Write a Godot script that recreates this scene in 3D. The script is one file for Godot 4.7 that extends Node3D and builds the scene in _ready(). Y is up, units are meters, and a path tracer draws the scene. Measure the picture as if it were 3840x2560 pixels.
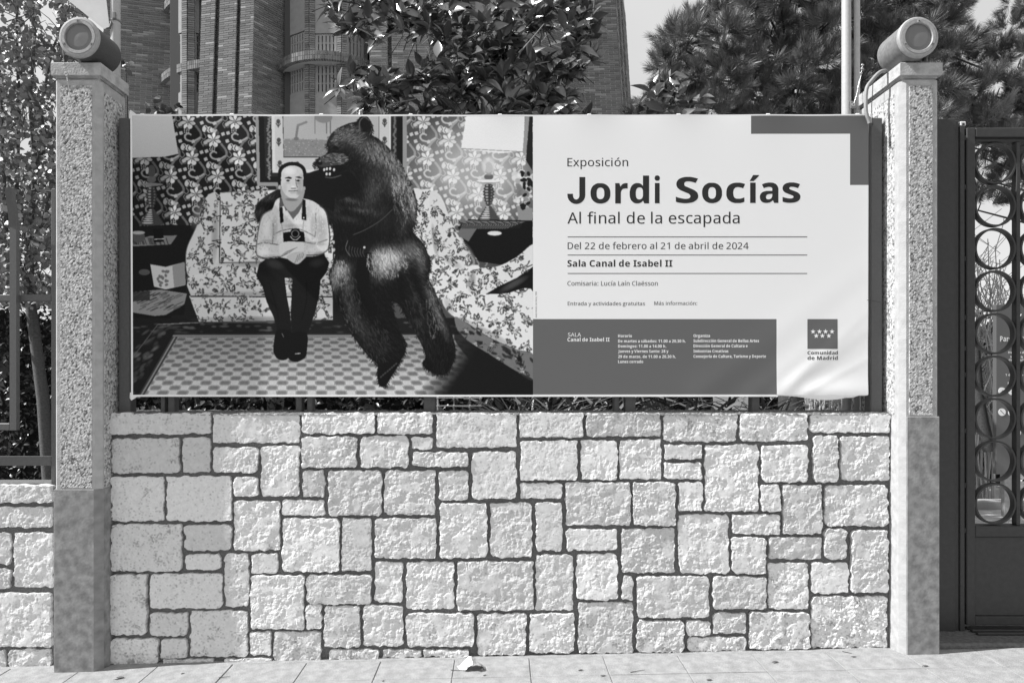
extends Node3D
# A street wall of rough limestone between two concrete pillars, an exhibition banner on a steel fence above it,
# a steel gate to the right, a park with trees and a brick water tower behind. Black and white photograph, so every colour is a grey.

# Survey of the place: the wall face stands at z = 0, the camera 3.77 m in front of it and 1.519 m above the pavement.
const FOCAL := 2600.0
const AXIS_X := 1880.0
const AXIS_Y := 1410.0
const STAND := 3.77
const EYE := 1.519
const SLOPE := 0.0206          # the pavement climbs to the right

var rng := RandomNumberGenerator.new()
var names := {}
var mats := {}

func at(px: float, py: float, z: float) -> Vector3:
	var d := STAND - z
	return Vector3((px - AXIS_X) * d / FOCAL, EYE - (py - AXIS_Y) * d / FOCAL, z)

func ground_y(x: float) -> float:
	return SLOPE * x

# ------------------------------------------------------------------ mesh collecting
class MB:
	var v := PackedVector3Array()
	var n := PackedVector3Array()
	var c := PackedColorArray()
	var uv := PackedVector2Array()
	var i := PackedInt32Array()
	var flat := false
	var col := Color(1, 1, 1)
	var colored := false

	func vert(p: Vector3, nn: Vector3 = Vector3.UP, t: Vector2 = Vector2.ZERO) -> int:
		v.append(p)
		n.append(nn)
		uv.append(t)
		c.append(col)
		return v.size() - 1

	# corners counter-clockwise seen from outside
	func quad(a: Vector3, b: Vector3, cc: Vector3, d: Vector3) -> void:
		var nn := (b - a).cross(cc - a)
		if nn.length_squared() < 1e-16:
			nn = (cc - a).cross(d - a)
		nn = nn.normalized()
		var k := vert(a, nn, Vector2(0, 0))
		vert(b, nn, Vector2(1, 0))
		vert(cc, nn, Vector2(1, 1))
		vert(d, nn, Vector2(0, 1))
		i.append_array(PackedInt32Array([k, k + 2, k + 1, k, k + 3, k + 2]))

	func tri(a: Vector3, b: Vector3, cc: Vector3) -> void:
		var nn := (b - a).cross(cc - a).normalized()
		var k := vert(a, nn)
		vert(b, nn)
		vert(cc, nn)
		i.append_array(PackedInt32Array([k, k + 2, k + 1]))

	func tris(a: int, b: int, cc: int) -> void:
		i.append_array(PackedInt32Array([a, cc, b]))

	# box with chamfered edges
	func box(lo: Vector3, hi: Vector3, bev := 0.002) -> void:
		var mid := (lo + hi) * 0.5
		var h := (hi - lo) * 0.5
		var b: float = minf(bev, minf(h.x, minf(h.y, h.z)) * 0.6)
		obox(Transform3D(Basis(), mid), h, b)

	func obox(t: Transform3D, h: Vector3, b: float) -> void:
		var ax := [Vector3(1, 0, 0), Vector3(0, 1, 0), Vector3(0, 0, 1)]
		for f in 3:
			for s in [-1.0, 1.0]:
				var w: Vector3 = ax[f] * s
				var u1: Vector3 = ax[(f + 1) % 3]
				var u2: Vector3 = ax[(f + 2) % 3]
				if s < 0.0:
					var tmp := u1
					u1 = u2
					u2 = tmp
				var hw: float = h[f]
				var h1: float = absf(u1.dot(h)) - b
				var h2: float = absf(u2.dot(h)) - b
				var o: Vector3 = w * hw
				quad(t * (o - u1 * h1 - u2 * h2), t * (o + u1 * h1 - u2 * h2), t * (o + u1 * h1 + u2 * h2), t * (o - u1 * h1 + u2 * h2))
		if b <= 0.0:
			return
		for f in 3:                       # edges along axis f
			var a1: int = (f + 1) % 3
			var a2: int = (f + 2) % 3
			for s1 in [-1.0, 1.0]:
				for s2 in [-1.0, 1.0]:
					var e: Vector3 = ax[f] * (h[f] - b)
					var p1: Vector3 = ax[a1] * s1 * h[a1] + ax[a2] * s2 * (h[a2] - b)
					var p2: Vector3 = ax[a1] * s1 * (h[a1] - b) + ax[a2] * s2 * h[a2]
					_facing(t, p1, p2, e)
		for sx in [-1.0, 1.0]:
			for sy in [-1.0, 1.0]:
				for sz in [-1.0, 1.0]:
					var q := Vector3(sx * h.x, sy * h.y, sz * h.z)
					var pa := t * (q - Vector3(0, sy, sz) * b)
					var pb := t * (q - Vector3(sx, 0, sz) * b)
					var pc := t * (q - Vector3(sx, sy, 0) * b)
					if sx * sy * sz > 0.0:
						tri(pa, pb, pc)
					else:
						tri(pa, pc, pb)

	func _facing(t: Transform3D, p1: Vector3, p2: Vector3, e: Vector3) -> void:
		var a := t * (p1 - e)
		var b := t * (p2 - e)
		var cc := t * (p2 + e)
		var d := t * (p1 + e)
		var out := (a + cc) * 0.5 - t.origin
		if (b - a).cross(cc - a).dot(out) > 0.0:
			quad(a, b, cc, d)
		else:
			quad(d, cc, b, a)

	# tube along points; radius per point
	func tube(pts: Array, rad: Array, segs := 8, caps := true) -> void:
		var rings := []
		var up := Vector3.UP
		for k in pts.size():
			var p: Vector3 = pts[k]
			var dir: Vector3
			if k == 0:
				dir = pts[1] - pts[0]
			elif k == pts.size() - 1:
				dir = pts[k] - pts[k - 1]
			else:
				dir = (pts[k + 1] - pts[k - 1])
			dir = dir.normalized()
			if absf(dir.dot(up)) > 0.95:
				up = Vector3.RIGHT
			var s := dir.cross(up).normalized()
			up = s.cross(dir).normalized()
			var r: float = rad[mini(k, rad.size() - 1)]
			var ring := []
			for m in segs:
				var a := TAU * m / segs
				var nn := s * cos(a) + up * sin(a)
				ring.append(vert(p + nn * r, nn, Vector2(float(m) / segs, float(k))))
			rings.append(ring)
		for k in rings.size() - 1:
			for m in segs:
				var a: int = rings[k][m]
				var b: int = rings[k][(m + 1) % segs]
				var cc: int = rings[k + 1][(m + 1) % segs]
				var d: int = rings[k + 1][m]
				tris(a, cc, b)
				tris(a, d, cc)
		if caps:
			for e in 2:
				var k2: int = 0 if e == 0 else pts.size() - 1
				var dirn: Vector3 = (pts[0] - pts[1]).normalized() if e == 0 else (pts[k2] - pts[k2 - 1]).normalized()
				var ctr := vert(pts[k2], dirn)
				var loop := []
				for m in segs:
					loop.append(vert(v[rings[k2][m]], dirn))
				for m in segs:
					if e == 0:
						tris(ctr, loop[m], loop[(m + 1) % segs])
					else:
						tris(ctr, loop[(m + 1) % segs], loop[m])

	# surface of revolution about the z axis of t; profile of (radius, z) from back to front, outside on the right
	func lathe(t: Transform3D, prof: Array, segs := 40, hard := true) -> void:
		for k in prof.size() - 1:
			var p: Vector2 = prof[k]
			var q: Vector2 = prof[k + 1]
			var e := q - p
			var nn2 := Vector2(e.y, -e.x).normalized()     # (radial, z)
			var r0 := []
			var r1 := []
			for m in segs:
				var a := TAU * m / segs
				var ca := cos(a)
				var sa := sin(a)
				var nn := t.basis * Vector3(nn2.x * ca, nn2.x * sa, nn2.y)
				r0.append(vert(t * Vector3(p.x * ca, p.x * sa, p.y), nn))
				r1.append(vert(t * Vector3(q.x * ca, q.x * sa, q.y), nn))
			for m in segs:
				var m2 := (m + 1) % segs
				tris(r0[m], r0[m2], r1[m2])
				tris(r0[m], r1[m2], r1[m])

	# square "lathe": profile of (offset outwards, y) round the rectangle x0..x1, z0..z1, from bottom to top, closed on top and below
	func rect_lathe(x0: float, x1: float, z0: float, z1: float, prof: Array) -> void:
		var loops := []
		for p: Vector2 in prof:
			loops.append([Vector3(x0 - p.x, p.y, z1 + p.x), Vector3(x1 + p.x, p.y, z1 + p.x), Vector3(x1 + p.x, p.y, z0 - p.x), Vector3(x0 - p.x, p.y, z0 - p.x)])
		for k in loops.size() - 1:
			for m in 4:
				var m2 := (m + 1) % 4
				quad(loops[k][m], loops[k][m2], loops[k + 1][m2], loops[k + 1][m])
		var top: Array = loops[-1]
		quad(top[0], top[1], top[2], top[3])
		var bot: Array = loops[0]
		quad(bot[3], bot[2], bot[1], bot[0])

	# prism: polygon in x/y (counter-clockwise seen from +z) between z0 (back) and z1 (front)
	func prism(poly: PackedVector2Array, z0: float, z1: float, t: Transform3D = Transform3D()) -> void:
		var idx := Geometry2D.triangulate_polygon(poly)
		var ccw := not Geometry2D.is_polygon_clockwise(poly)
		for k in range(0, idx.size(), 3):
			var a := poly[idx[k]]
			var b := poly[idx[k + 1]]
			var cc := poly[idx[k + 2]]
			if (b - a).cross(cc - a) < 0.0:
				var tmp := b
				b = cc
				cc = tmp
			tri(t * Vector3(a.x, a.y, z1), t * Vector3(b.x, b.y, z1), t * Vector3(cc.x, cc.y, z1))
			tri(t * Vector3(a.x, a.y, z0), t * Vector3(cc.x, cc.y, z0), t * Vector3(b.x, b.y, z0))
		for k in poly.size():
			var a := poly[k]
			var b := poly[(k + 1) % poly.size()]
			if not ccw:
				var tmp := a
				a = b
				b = tmp
			quad(t * Vector3(a.x, a.y, z0), t * Vector3(b.x, b.y, z0), t * Vector3(b.x, b.y, z1), t * Vector3(a.x, a.y, z1))

	func mesh() -> ArrayMesh:
		var arr := []
		arr.resize(Mesh.ARRAY_MAX)
		arr[Mesh.ARRAY_VERTEX] = v
		if not flat:
			arr[Mesh.ARRAY_NORMAL] = n
		arr[Mesh.ARRAY_TEX_UV] = uv
		if colored:
			arr[Mesh.ARRAY_COLOR] = c
		arr[Mesh.ARRAY_INDEX] = i
		var m := ArrayMesh.new()
		m.add_surface_from_arrays(Mesh.PRIMITIVE_TRIANGLES, arr)
		return m

# ------------------------------------------------------------------ scene tree
func numbered(called: String) -> String:
	if not names.has(called):
		names[called] = 0
		return called
	names[called] += 1
	return "%s_%03d" % [called, names[called]]

func thing(called: String, label: String, category: String, base := Vector3.ZERO, group := "", kind := "") -> Node3D:
	var o := Node3D.new()
	o.name = numbered(called)
	add_child(o)
	o.position = base
	if label:
		o.set_meta("label", label)
	if category:
		o.set_meta("category", category)
	if group:
		o.set_meta("group", group)
	if kind:
		o.set_meta("kind", kind)
	return o

# a part whose mesh is given in the scene's own axes
func part(owner_node: Node3D, called: String, m: Mesh, mat: Material, label := "") -> MeshInstance3D:
	var o := MeshInstance3D.new()
	o.name = called
	o.mesh = m
	o.material_override = null
	for s in m.get_surface_count():
		if m is ArrayMesh:
			o.set_surface_override_material(s, mat)
	owner_node.add_child(o, true)
	var base := Vector3.ZERO
	var up: Node = owner_node
	while up != self:
		base += (up as Node3D).position
		up = up.get_parent()
	o.position = -base
	if label:
		o.set_meta("label", label)
	return o

func structure(called: String, m: Mesh, mat: Material) -> MeshInstance3D:
	var o := MeshInstance3D.new()
	o.name = numbered(called)
	o.mesh = m
	o.set_surface_override_material(0, mat)
	add_child(o)
	o.set_meta("kind", "structure")
	return o

func copies(owner_node: Node3D, called: String, m: Mesh, mat: Material, where: Array, cols: PackedColorArray) -> MultiMeshInstance3D:
	var mm := MultiMesh.new()
	mm.transform_format = MultiMesh.TRANSFORM_3D
	mm.use_colors = true
	mm.mesh = m
	mm.instance_count = where.size()
	for k in where.size():
		mm.set_instance_transform(k, where[k])
		mm.set_instance_color(k, cols[k])
	var o := MultiMeshInstance3D.new()
	o.name = called
	o.multimesh = mm
	o.material_override = mat
	owner_node.add_child(o, true)
	o.position = -owner_node.position
	o.set_meta("kind", "stuff")
	return o

# ------------------------------------------------------------------ materials (values are linear base colours)
func grey(l: float) -> Color:
	return Color(l, l, l).linear_to_srgb()

func noise_tex(freq: float, oct: int, lo: float, hi: float, size := 512, sd := 1, type := FastNoiseLite.TYPE_SIMPLEX_SMOOTH, mid := -1.0) -> NoiseTexture2D:
	var n := FastNoiseLite.new()
	n.seed = sd
	n.noise_type = type
	n.frequency = freq
	n.fractal_type = FastNoiseLite.FRACTAL_FBM
	n.fractal_octaves = oct
	var t := NoiseTexture2D.new()
	t.width = size
	t.height = size
	t.seamless = true
	t.noise = n
	var g := Gradient.new()
	g.set_color(0, grey(lo))
	g.set_color(1, grey(hi))
	if mid >= 0.0:
		g.add_point(0.5, grey(mid))
	t.color_ramp = g
	return t

func bump_tex(freq: float, oct: int, sd := 5, type := FastNoiseLite.TYPE_SIMPLEX_SMOOTH) -> NoiseTexture2D:
	var n := FastNoiseLite.new()
	n.seed = sd
	n.noise_type = type
	n.frequency = freq
	n.fractal_type = FastNoiseLite.FRACTAL_FBM
	n.fractal_octaves = oct
	var t := NoiseTexture2D.new()
	t.width = 512
	t.height = 512
	t.seamless = true
	t.noise = n
	return t

func plain(key: String, l: float, rough := 0.8, metal := 0.0) -> StandardMaterial3D:
	if mats.has(key):
		return mats[key]
	var m := StandardMaterial3D.new()
	m.albedo_color = grey(l)
	m.roughness = rough
	m.metallic = metal
	mats[key] = m
	return m

# mottled: colour noise between lo and hi, scale in repeats per metre, bump in centimetres
func mottled(key: String, lo: float, hi: float, per_m: float, rough := 0.9, bump := 0.0, freq := 0.02, oct := 5, bump_freq := 0.08, mid := -1.0) -> StandardMaterial3D:
	if mats.has(key):
		return mats[key]
	var m := StandardMaterial3D.new()
	m.albedo_color = Color(1, 1, 1)
	m.albedo_texture = noise_tex(freq, oct, lo, hi, 512, key.hash() % 1000, FastNoiseLite.TYPE_SIMPLEX_SMOOTH, mid)
	m.uv1_triplanar = true
	m.uv1_world_triplanar = true
	m.uv1_scale = Vector3.ONE * per_m
	m.roughness = rough
	if bump > 0.0:
		m.heightmap_enabled = true
		m.heightmap_texture = bump_tex(bump_freq, 4, key.hash() % 777)
		m.heightmap_scale = bump
	mats[key] = m
	return m

func tinted(key: String, rough := 0.9) -> StandardMaterial3D:
	if mats.has(key):
		return mats[key]
	var m := StandardMaterial3D.new()
	m.albedo_color = Color(1, 1, 1)
	m.vertex_color_use_as_albedo = true
	m.roughness = rough
	mats[key] = m
	return m

func fnoise(sd: int, freq: float, oct := 3, type := FastNoiseLite.TYPE_SIMPLEX_SMOOTH) -> FastNoiseLite:
	var n := FastNoiseLite.new()
	n.seed = sd
	n.noise_type = type
	n.frequency = freq
	n.fractal_type = FastNoiseLite.FRACTAL_FBM if oct > 1 else FastNoiseLite.FRACTAL_NONE
	n.fractal_octaves = oct
	return n

# ------------------------------------------------------------------ the scene
func _ready() -> void:
	rng.seed = 4711
	# camera: level, lens shifted up and a little to the right
	var cam := Camera3D.new()
	cam.name = "camera"
	cam.projection = Camera3D.PROJECTION_FRUSTUM
	cam.near = 0.05
	cam.far = 2000.0
	cam.size = 2560.0 / FOCAL * 0.05
	cam.frustum_offset = Vector2(1920.0 - AXIS_X, AXIS_Y - 1280.0) / FOCAL * 0.05
	add_child(cam)
	cam.position = Vector3(0, EYE, STAND)
	cam.current = true
	# sky: thin bright cloud
	var env := Environment.new()
	env.background_mode = Environment.BG_SKY
	var sky := Sky.new()
	var sm := ProceduralSkyMaterial.new()
	sm.sky_top_color = grey(0.45)
	sm.sky_horizon_color = grey(0.58)
	sm.sky_curve = 0.25
	sm.ground_bottom_color = grey(0.2)
	sm.ground_horizon_color = grey(0.4)
	sm.sun_angle_max = 4.0
	sm.sky_cover = cloud_cover()
	sky.sky_material = sm
	env.sky = sky
	env.tonemap_mode = Environment.TONE_MAPPER_LINEAR
	env.tonemap_exposure = 1.42
	env.sdfgi_enabled = true
	env.ssao_enabled = true
	env.ssil_enabled = true
	var we := WorldEnvironment.new()
	we.name = "world_environment"
	we.environment = env
	add_child(we)
	# sun: from the left, eight degrees off the wall, 45 degrees high
	var sun := DirectionalLight3D.new()
	sun.name = "sun"
	sun.light_energy = 1.6
	sun.light_angular_distance = 0.5
	sun.shadow_enabled = true
	var el := deg_to_rad(45.0)
	var az := deg_to_rad(8.0)
	var to_sun := Vector3(-cos(el) * cos(az), sin(el), cos(el) * sin(az))
	add_child(sun)
	sun.look_at_from_position(Vector3.ZERO, -to_sun, Vector3.UP)
	# setting
	build_ground()
	build_tower()
	build_walls()
	build_pillars()
	build_fences()
	build_gate()
	# things
	build_floodlights()
	build_banner()
	build_flagpoles()
	build_cables()
	build_trees()
	build_park()
	build_litter()

func cloud_cover() -> ImageTexture:
	var n := fnoise(31, 1.6, 5)
	var im := Image.create(512, 256, false, Image.FORMAT_RGBA8)
	for y in 256:
		var up := PI * (0.5 - (y + 0.5) / 256.0)
		for x in 512:
			var a := TAU * (x + 0.5) / 512.0
			var d := Vector3(cos(a) * cos(up), sin(up) * 1.8, sin(a) * cos(up))
			var k: float = clampf((n.get_noise_3dv(d) + 0.12) * 1.5, 0.0, 1.0)
			im.set_pixel(x, y, Color(0.36, 0.36, 0.36, k * 0.7))
	return ImageTexture.create_from_image(im)

# ------------------------------------------------------------------ ground
func build_ground() -> void:
	# soil and lawn of the park, one sheet to the horizon
	var g := MB.new()
	var e := 900.0
	g.quad(Vector3(-e, -0.12, e), Vector3(e, -0.12, e), Vector3(e, -0.12, -e), Vector3(-e, -0.12, -e))
	structure("ground", g.mesh(), mottled("soil", 0.07, 0.16, 0.35, 1.0, 0.0, 0.012, 6))
	# the road in front of the pavement, with its kerb
	var r := MB.new()
	r.quad(Vector3(-60, -0.2 + 0.125, 30), Vector3(60, -0.2 + 0.125, 30), Vector3(60, -0.075, 5.2), Vector3(-60, -0.075, 5.2))
	structure("road", r.mesh(), mottled("asphalt", 0.05, 0.09, 1.0, 0.95, 0.3, 0.05, 5))
	# pavement: a bed of mortar and the slabs on it, all on the slope of the street
	var pv := thing("pavement", "", "", Vector3.ZERO, "", "structure")
	pv.rotation.z = atan(SLOPE)
	var bed := MB.new()
	bed.box(Vector3(-9, -0.35, -0.03), Vector3(9, -0.006, 5.0), 0.0)
	part(pv, "mortar_bed", bed.mesh(), mottled("bed", 0.26, 0.38, 1.2, 1.0, 0.2, 0.05, 4))
	var kerb := MB.new()
	for k in 18:
		kerb.box(Vector3(-9 + k, -0.35, 5.005), Vector3(-9 + k + 0.992, 0.0, 5.2), 0.012)
	part(pv, "kerb", kerb.mesh(), mottled("kerbstone", 0.3, 0.42, 1.5, 0.9, 0.2, 0.06, 4))
	var mat := slab_material()
	var rows := [0.035, 0.27, 0.668, 1.066, 1.464, 1.862, 2.26, 2.658, 3.056]
	var pitch := 0.3986
	var shapes := {}
	for k in rows.size() - 1:
		var z0: float = rows[k]
		var z1: float = rows[k + 1]
		for m in range(-13, 13):
			var x := 0.149 + m * pitch
			var key := "%d_%d" % [k if k == 0 else 1, posmod(m * 7 + k * 3, 4)]
			var hx := pitch * 0.5 - 0.002
			var hz := (z1 - z0) * 0.5 - 0.002
			if not shapes.has(key):
				var b := MB.new()
				b.obox(Transform3D(), Vector3(hx, 0.02, hz), 0.0022)
				shapes[key] = b.mesh()
			var o := MeshInstance3D.new()
			o.name = "slab"
			o.mesh = shapes[key]
			o.set_surface_override_material(0, mat)
			pv.add_child(o, true)
			o.position = Vector3(x + pitch * 0.5, -0.02 + rng.randf_range(-0.0012, 0.0012), (z0 + z1) * 0.5)
			o.rotation = Vector3(rng.randf_range(-0.003, 0.003), rng.randf_range(-0.004, 0.004), rng.randf_range(-0.003, 0.003))
	# cut strip along the foot of the wall
	var strip := MB.new()
	strip.box(Vector3(-2.1, -0.04, -0.02), Vector3(2.1, -0.003, 0.031), 0.003)
	part(pv, "edge_strip", strip.mesh(), mat)

func slab_material() -> StandardMaterial3D:
	var m := mottled("slab", 0.2, 0.62, 1.9, 0.95, 0.09, 0.16, 3, 0.35)
	m.detail_enabled = true
	m.detail_blend_mode = BaseMaterial3D.BLEND_MODE_MUL
	m.detail_albedo = noise_tex(0.012, 4, 0.62, 1.0, 512, 77)
	return m

# ------------------------------------------------------------------ brick tower
func lean(px: float) -> float:
	return 0.028 - (px - 850.0) * 0.0905 / 1490.0

func tower_pt(px: float, d: float, y: float) -> Vector3:
	return Vector3((px - AXIS_X) * d / FOCAL + lean(px) * (y - 9.4), y, STAND - d)

func build_tower() -> void:
	var base := Vector3((1300.0 - AXIS_X) * 17.5 / FOCAL, -0.12, STAND - 17.5)
	var t := thing("brick_tower", "brick water tower with buttresses, slotted window bays and curved brick balconies", "tower", base)
	var mortar := mottled("tower_mortar", 0.58, 0.7, 0.8, 1.0, 0.3, 0.05, 4)
	var brick_mat := tinted("tower_brick", 0.95)
	# plan from left to right: pairs of (bearing, distance); bricked faces
	var faces := [
		[380, 17.40, 657, 17.80], [657, 17.80, 654, 18.3],
		[748, 18.3, 751, 16.70],
		[751, 16.70, 802, 16.61], [802, 16.61, 803, 16.77], [803, 16.77, 819, 16.74], [819, 16.74, 820, 16.58],
		[820, 16.58, 884, 16.47], [884, 16.47, 885, 16.63], [885, 16.63, 899, 16.6], [899, 16.6, 900, 16.44],
		[900, 16.44, 949, 16.36], [949, 16.36, 1070, 17.12], [1070, 17.12, 1069, 17.75],
		[1386, 17.75, 1388, 16.5],
		[1388, 16.5, 1452, 16.5], [1452, 16.5, 1453, 16.68], [1453, 16.68, 1469, 16.68], [1469, 16.68, 1470, 16.5],
		[1470, 16.5, 1610, 16.5], [1610, 16.5, 1690, 17.1], [1690, 17.1, 1689, 17.75],
		[1903, 17.75, 1905, 16.6], [1905, 16.6, 1985, 16.6], [1985, 16.6, 2168, 17.6],
		[2168, 17.6, 2322, 17.56], [2322, 17.56, 2330, 18.0], [2330, 18.0, 2336, 17.98], [2336, 17.98, 2344, 18.5], [2344, 18.5, 2350, 18.48], [2350, 18.48, 2364, 19.6],
	]
	var core := MB.new()
	var yl := [-0.2, 7.6, 9.4, 12.5]
	for f in faces:
		for k in 3:
			core.quad(tower_pt(f[0], f[1], yl[k]), tower_pt(f[2], f[3], yl[k]), tower_pt(f[2], f[3], yl[k + 1]), tower_pt(f[0], f[1], yl[k + 1]))
	# the wall behind the bays and round the back
	for bay in [[654, 18.3, 748], [1069, 17.75, 1386], [1689, 17.75, 1903]]:
		for k in 3:
			core.quad(tower_pt(bay[0], bay[1], yl[k]), tower_pt(bay[2], bay[1], yl[k]), tower_pt(bay[2], bay[1], yl[k + 1]), tower_pt(bay[0], bay[1], yl[k + 1]))
	for k in 3:
		var rim := [[2364, 19.6], [2300, 26.0], [1900, 32.0], [1100, 32.0], [500, 26.0], [380, 17.4]]
		for m in rim.size() - 1:
			core.quad(tower_pt(rim[m][0], rim[m][1], yl[k]), tower_pt(rim[m + 1][0], rim[m + 1][1], yl[k]), tower_pt(rim[m + 1][0], rim[m + 1][1], yl[k + 1]), tower_pt(rim[m][0], rim[m][1], yl[k + 1]))
	part(t, "masonry_core", core.mesh(), mortar)
	# bricks
	var unit := MB.new()
	unit.obox(Transform3D(), Vector3(0.5, 0.5, 0.5), 0.0)
	var brick := unit.mesh()
	var singles := []
	var rest := []
	var rest_col := PackedColorArray()
	var course := 0.0533
	var modl := 0.262
	for fi in faces.size():
		var f: Array = faces[fi]
		var a := tower_pt(f[0], f[1], 9.4)
		var b := tower_pt(f[2], f[3], 9.4)
		var length := Vector2(b.x - a.x, b.z - a.z).length()
		if length < 0.04:
			continue
		var dir := (b - a).normalized()
		var out := dir.cross(Vector3.UP).normalized() * -1.0
		out = Vector3(dir.z, 0, -dir.x) * -1.0
		var row := 0
		var y := 7.75
		while y < 11.75:
			var s := 0.0 if row % 2 == 0 else -modl * 0.5
			while s < length - 0.01:
				var s0 := maxf(s + 0.006, 0.0)
				var s1 := minf(s + modl - 0.006, length)
				if s1 - s0 > 0.03:
					var mid := (s0 + s1) * 0.5 / length
					var px: float = lerpf(f[0], f[2], mid)
					var pos := a.lerp(b, mid) + Vector3(lean(px) * (y - 9.4), y - 9.4, 0)
					var basis := Basis(dir * (s1 - s0), Vector3(0, 0.0405 * rng.randf_range(0.93, 1.05), 0), out * 0.04)
					basis = Basis(Vector3(out.x, 0, out.z).normalized(), rng.randf_range(-0.012, 0.012)) * basis
					var tr := Transform3D(basis, pos + out * (-0.006 + rng.randf_range(-0.003, 0.004)))
					var tone := rng.randf_range(0.15, 0.25)
					if rng.randf() < 0.07:
						tone = rng.randf_range(0.32, 0.42)
					if fi >= 11 and fi <= 12 and singles.size() < 300 and y > 8.2 and y < 11.2 and rng.randf() < 0.5 and s1 - s0 > 0.18 and px > 905.0:
						singles.append([tr, tone])
					else:
						rest.append(tr)
						rest_col.append(Color(tone, tone, tone))
				s += modl
			y += course
			row += 1
	var tones := []
	for k in 5:
		var m := plain("brick_tone_%d" % k, 0.14 + 0.03 * k, 0.95)
		tones.append(m)
	for s in singles:
		var o := MeshInstance3D.new()
		o.name = "brick"
		o.mesh = brick
		o.set_surface_override_material(0, tones[clampi(int((s[1] - 0.125) / 0.03), 0, 4)])
		t.add_child(o, true)
		o.transform = Transform3D(s[0].basis, s[0].origin - base)
	copies(t, "brickwork", brick, brick_mat, rest, rest_col)
	# window bays: smooth panels, brick piers, slotted panels
	build_bay(t, 1083, 1368, [[1143, 1178], [1265, 1299]], 17.0, 16.55, brick, brick_mat)
	build_bay(t, 1700, 1895, [[1745, 1780], [1862, 1890]], 17.0, 16.55, brick, brick_mat)
	build_bay(t, 662, 752, [[681, 727]], 17.05, 16.95, brick, brick_mat)
	# curved balconies
	build_balcony(t, 1040, 17.0, 1215, 16.28, 1396, 16.9, 9.17)
	build_balcony(t, 600, 17.72, 680, 16.95, 750, 16.74, 9.17)
	build_balcony(t, 600, 17.72, 680, 16.95, 750, 16.74, 11.02)
	build_balcony(t, 1660, 17.0, 1800, 16.28, 1910, 16.9, 9.17)

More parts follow.
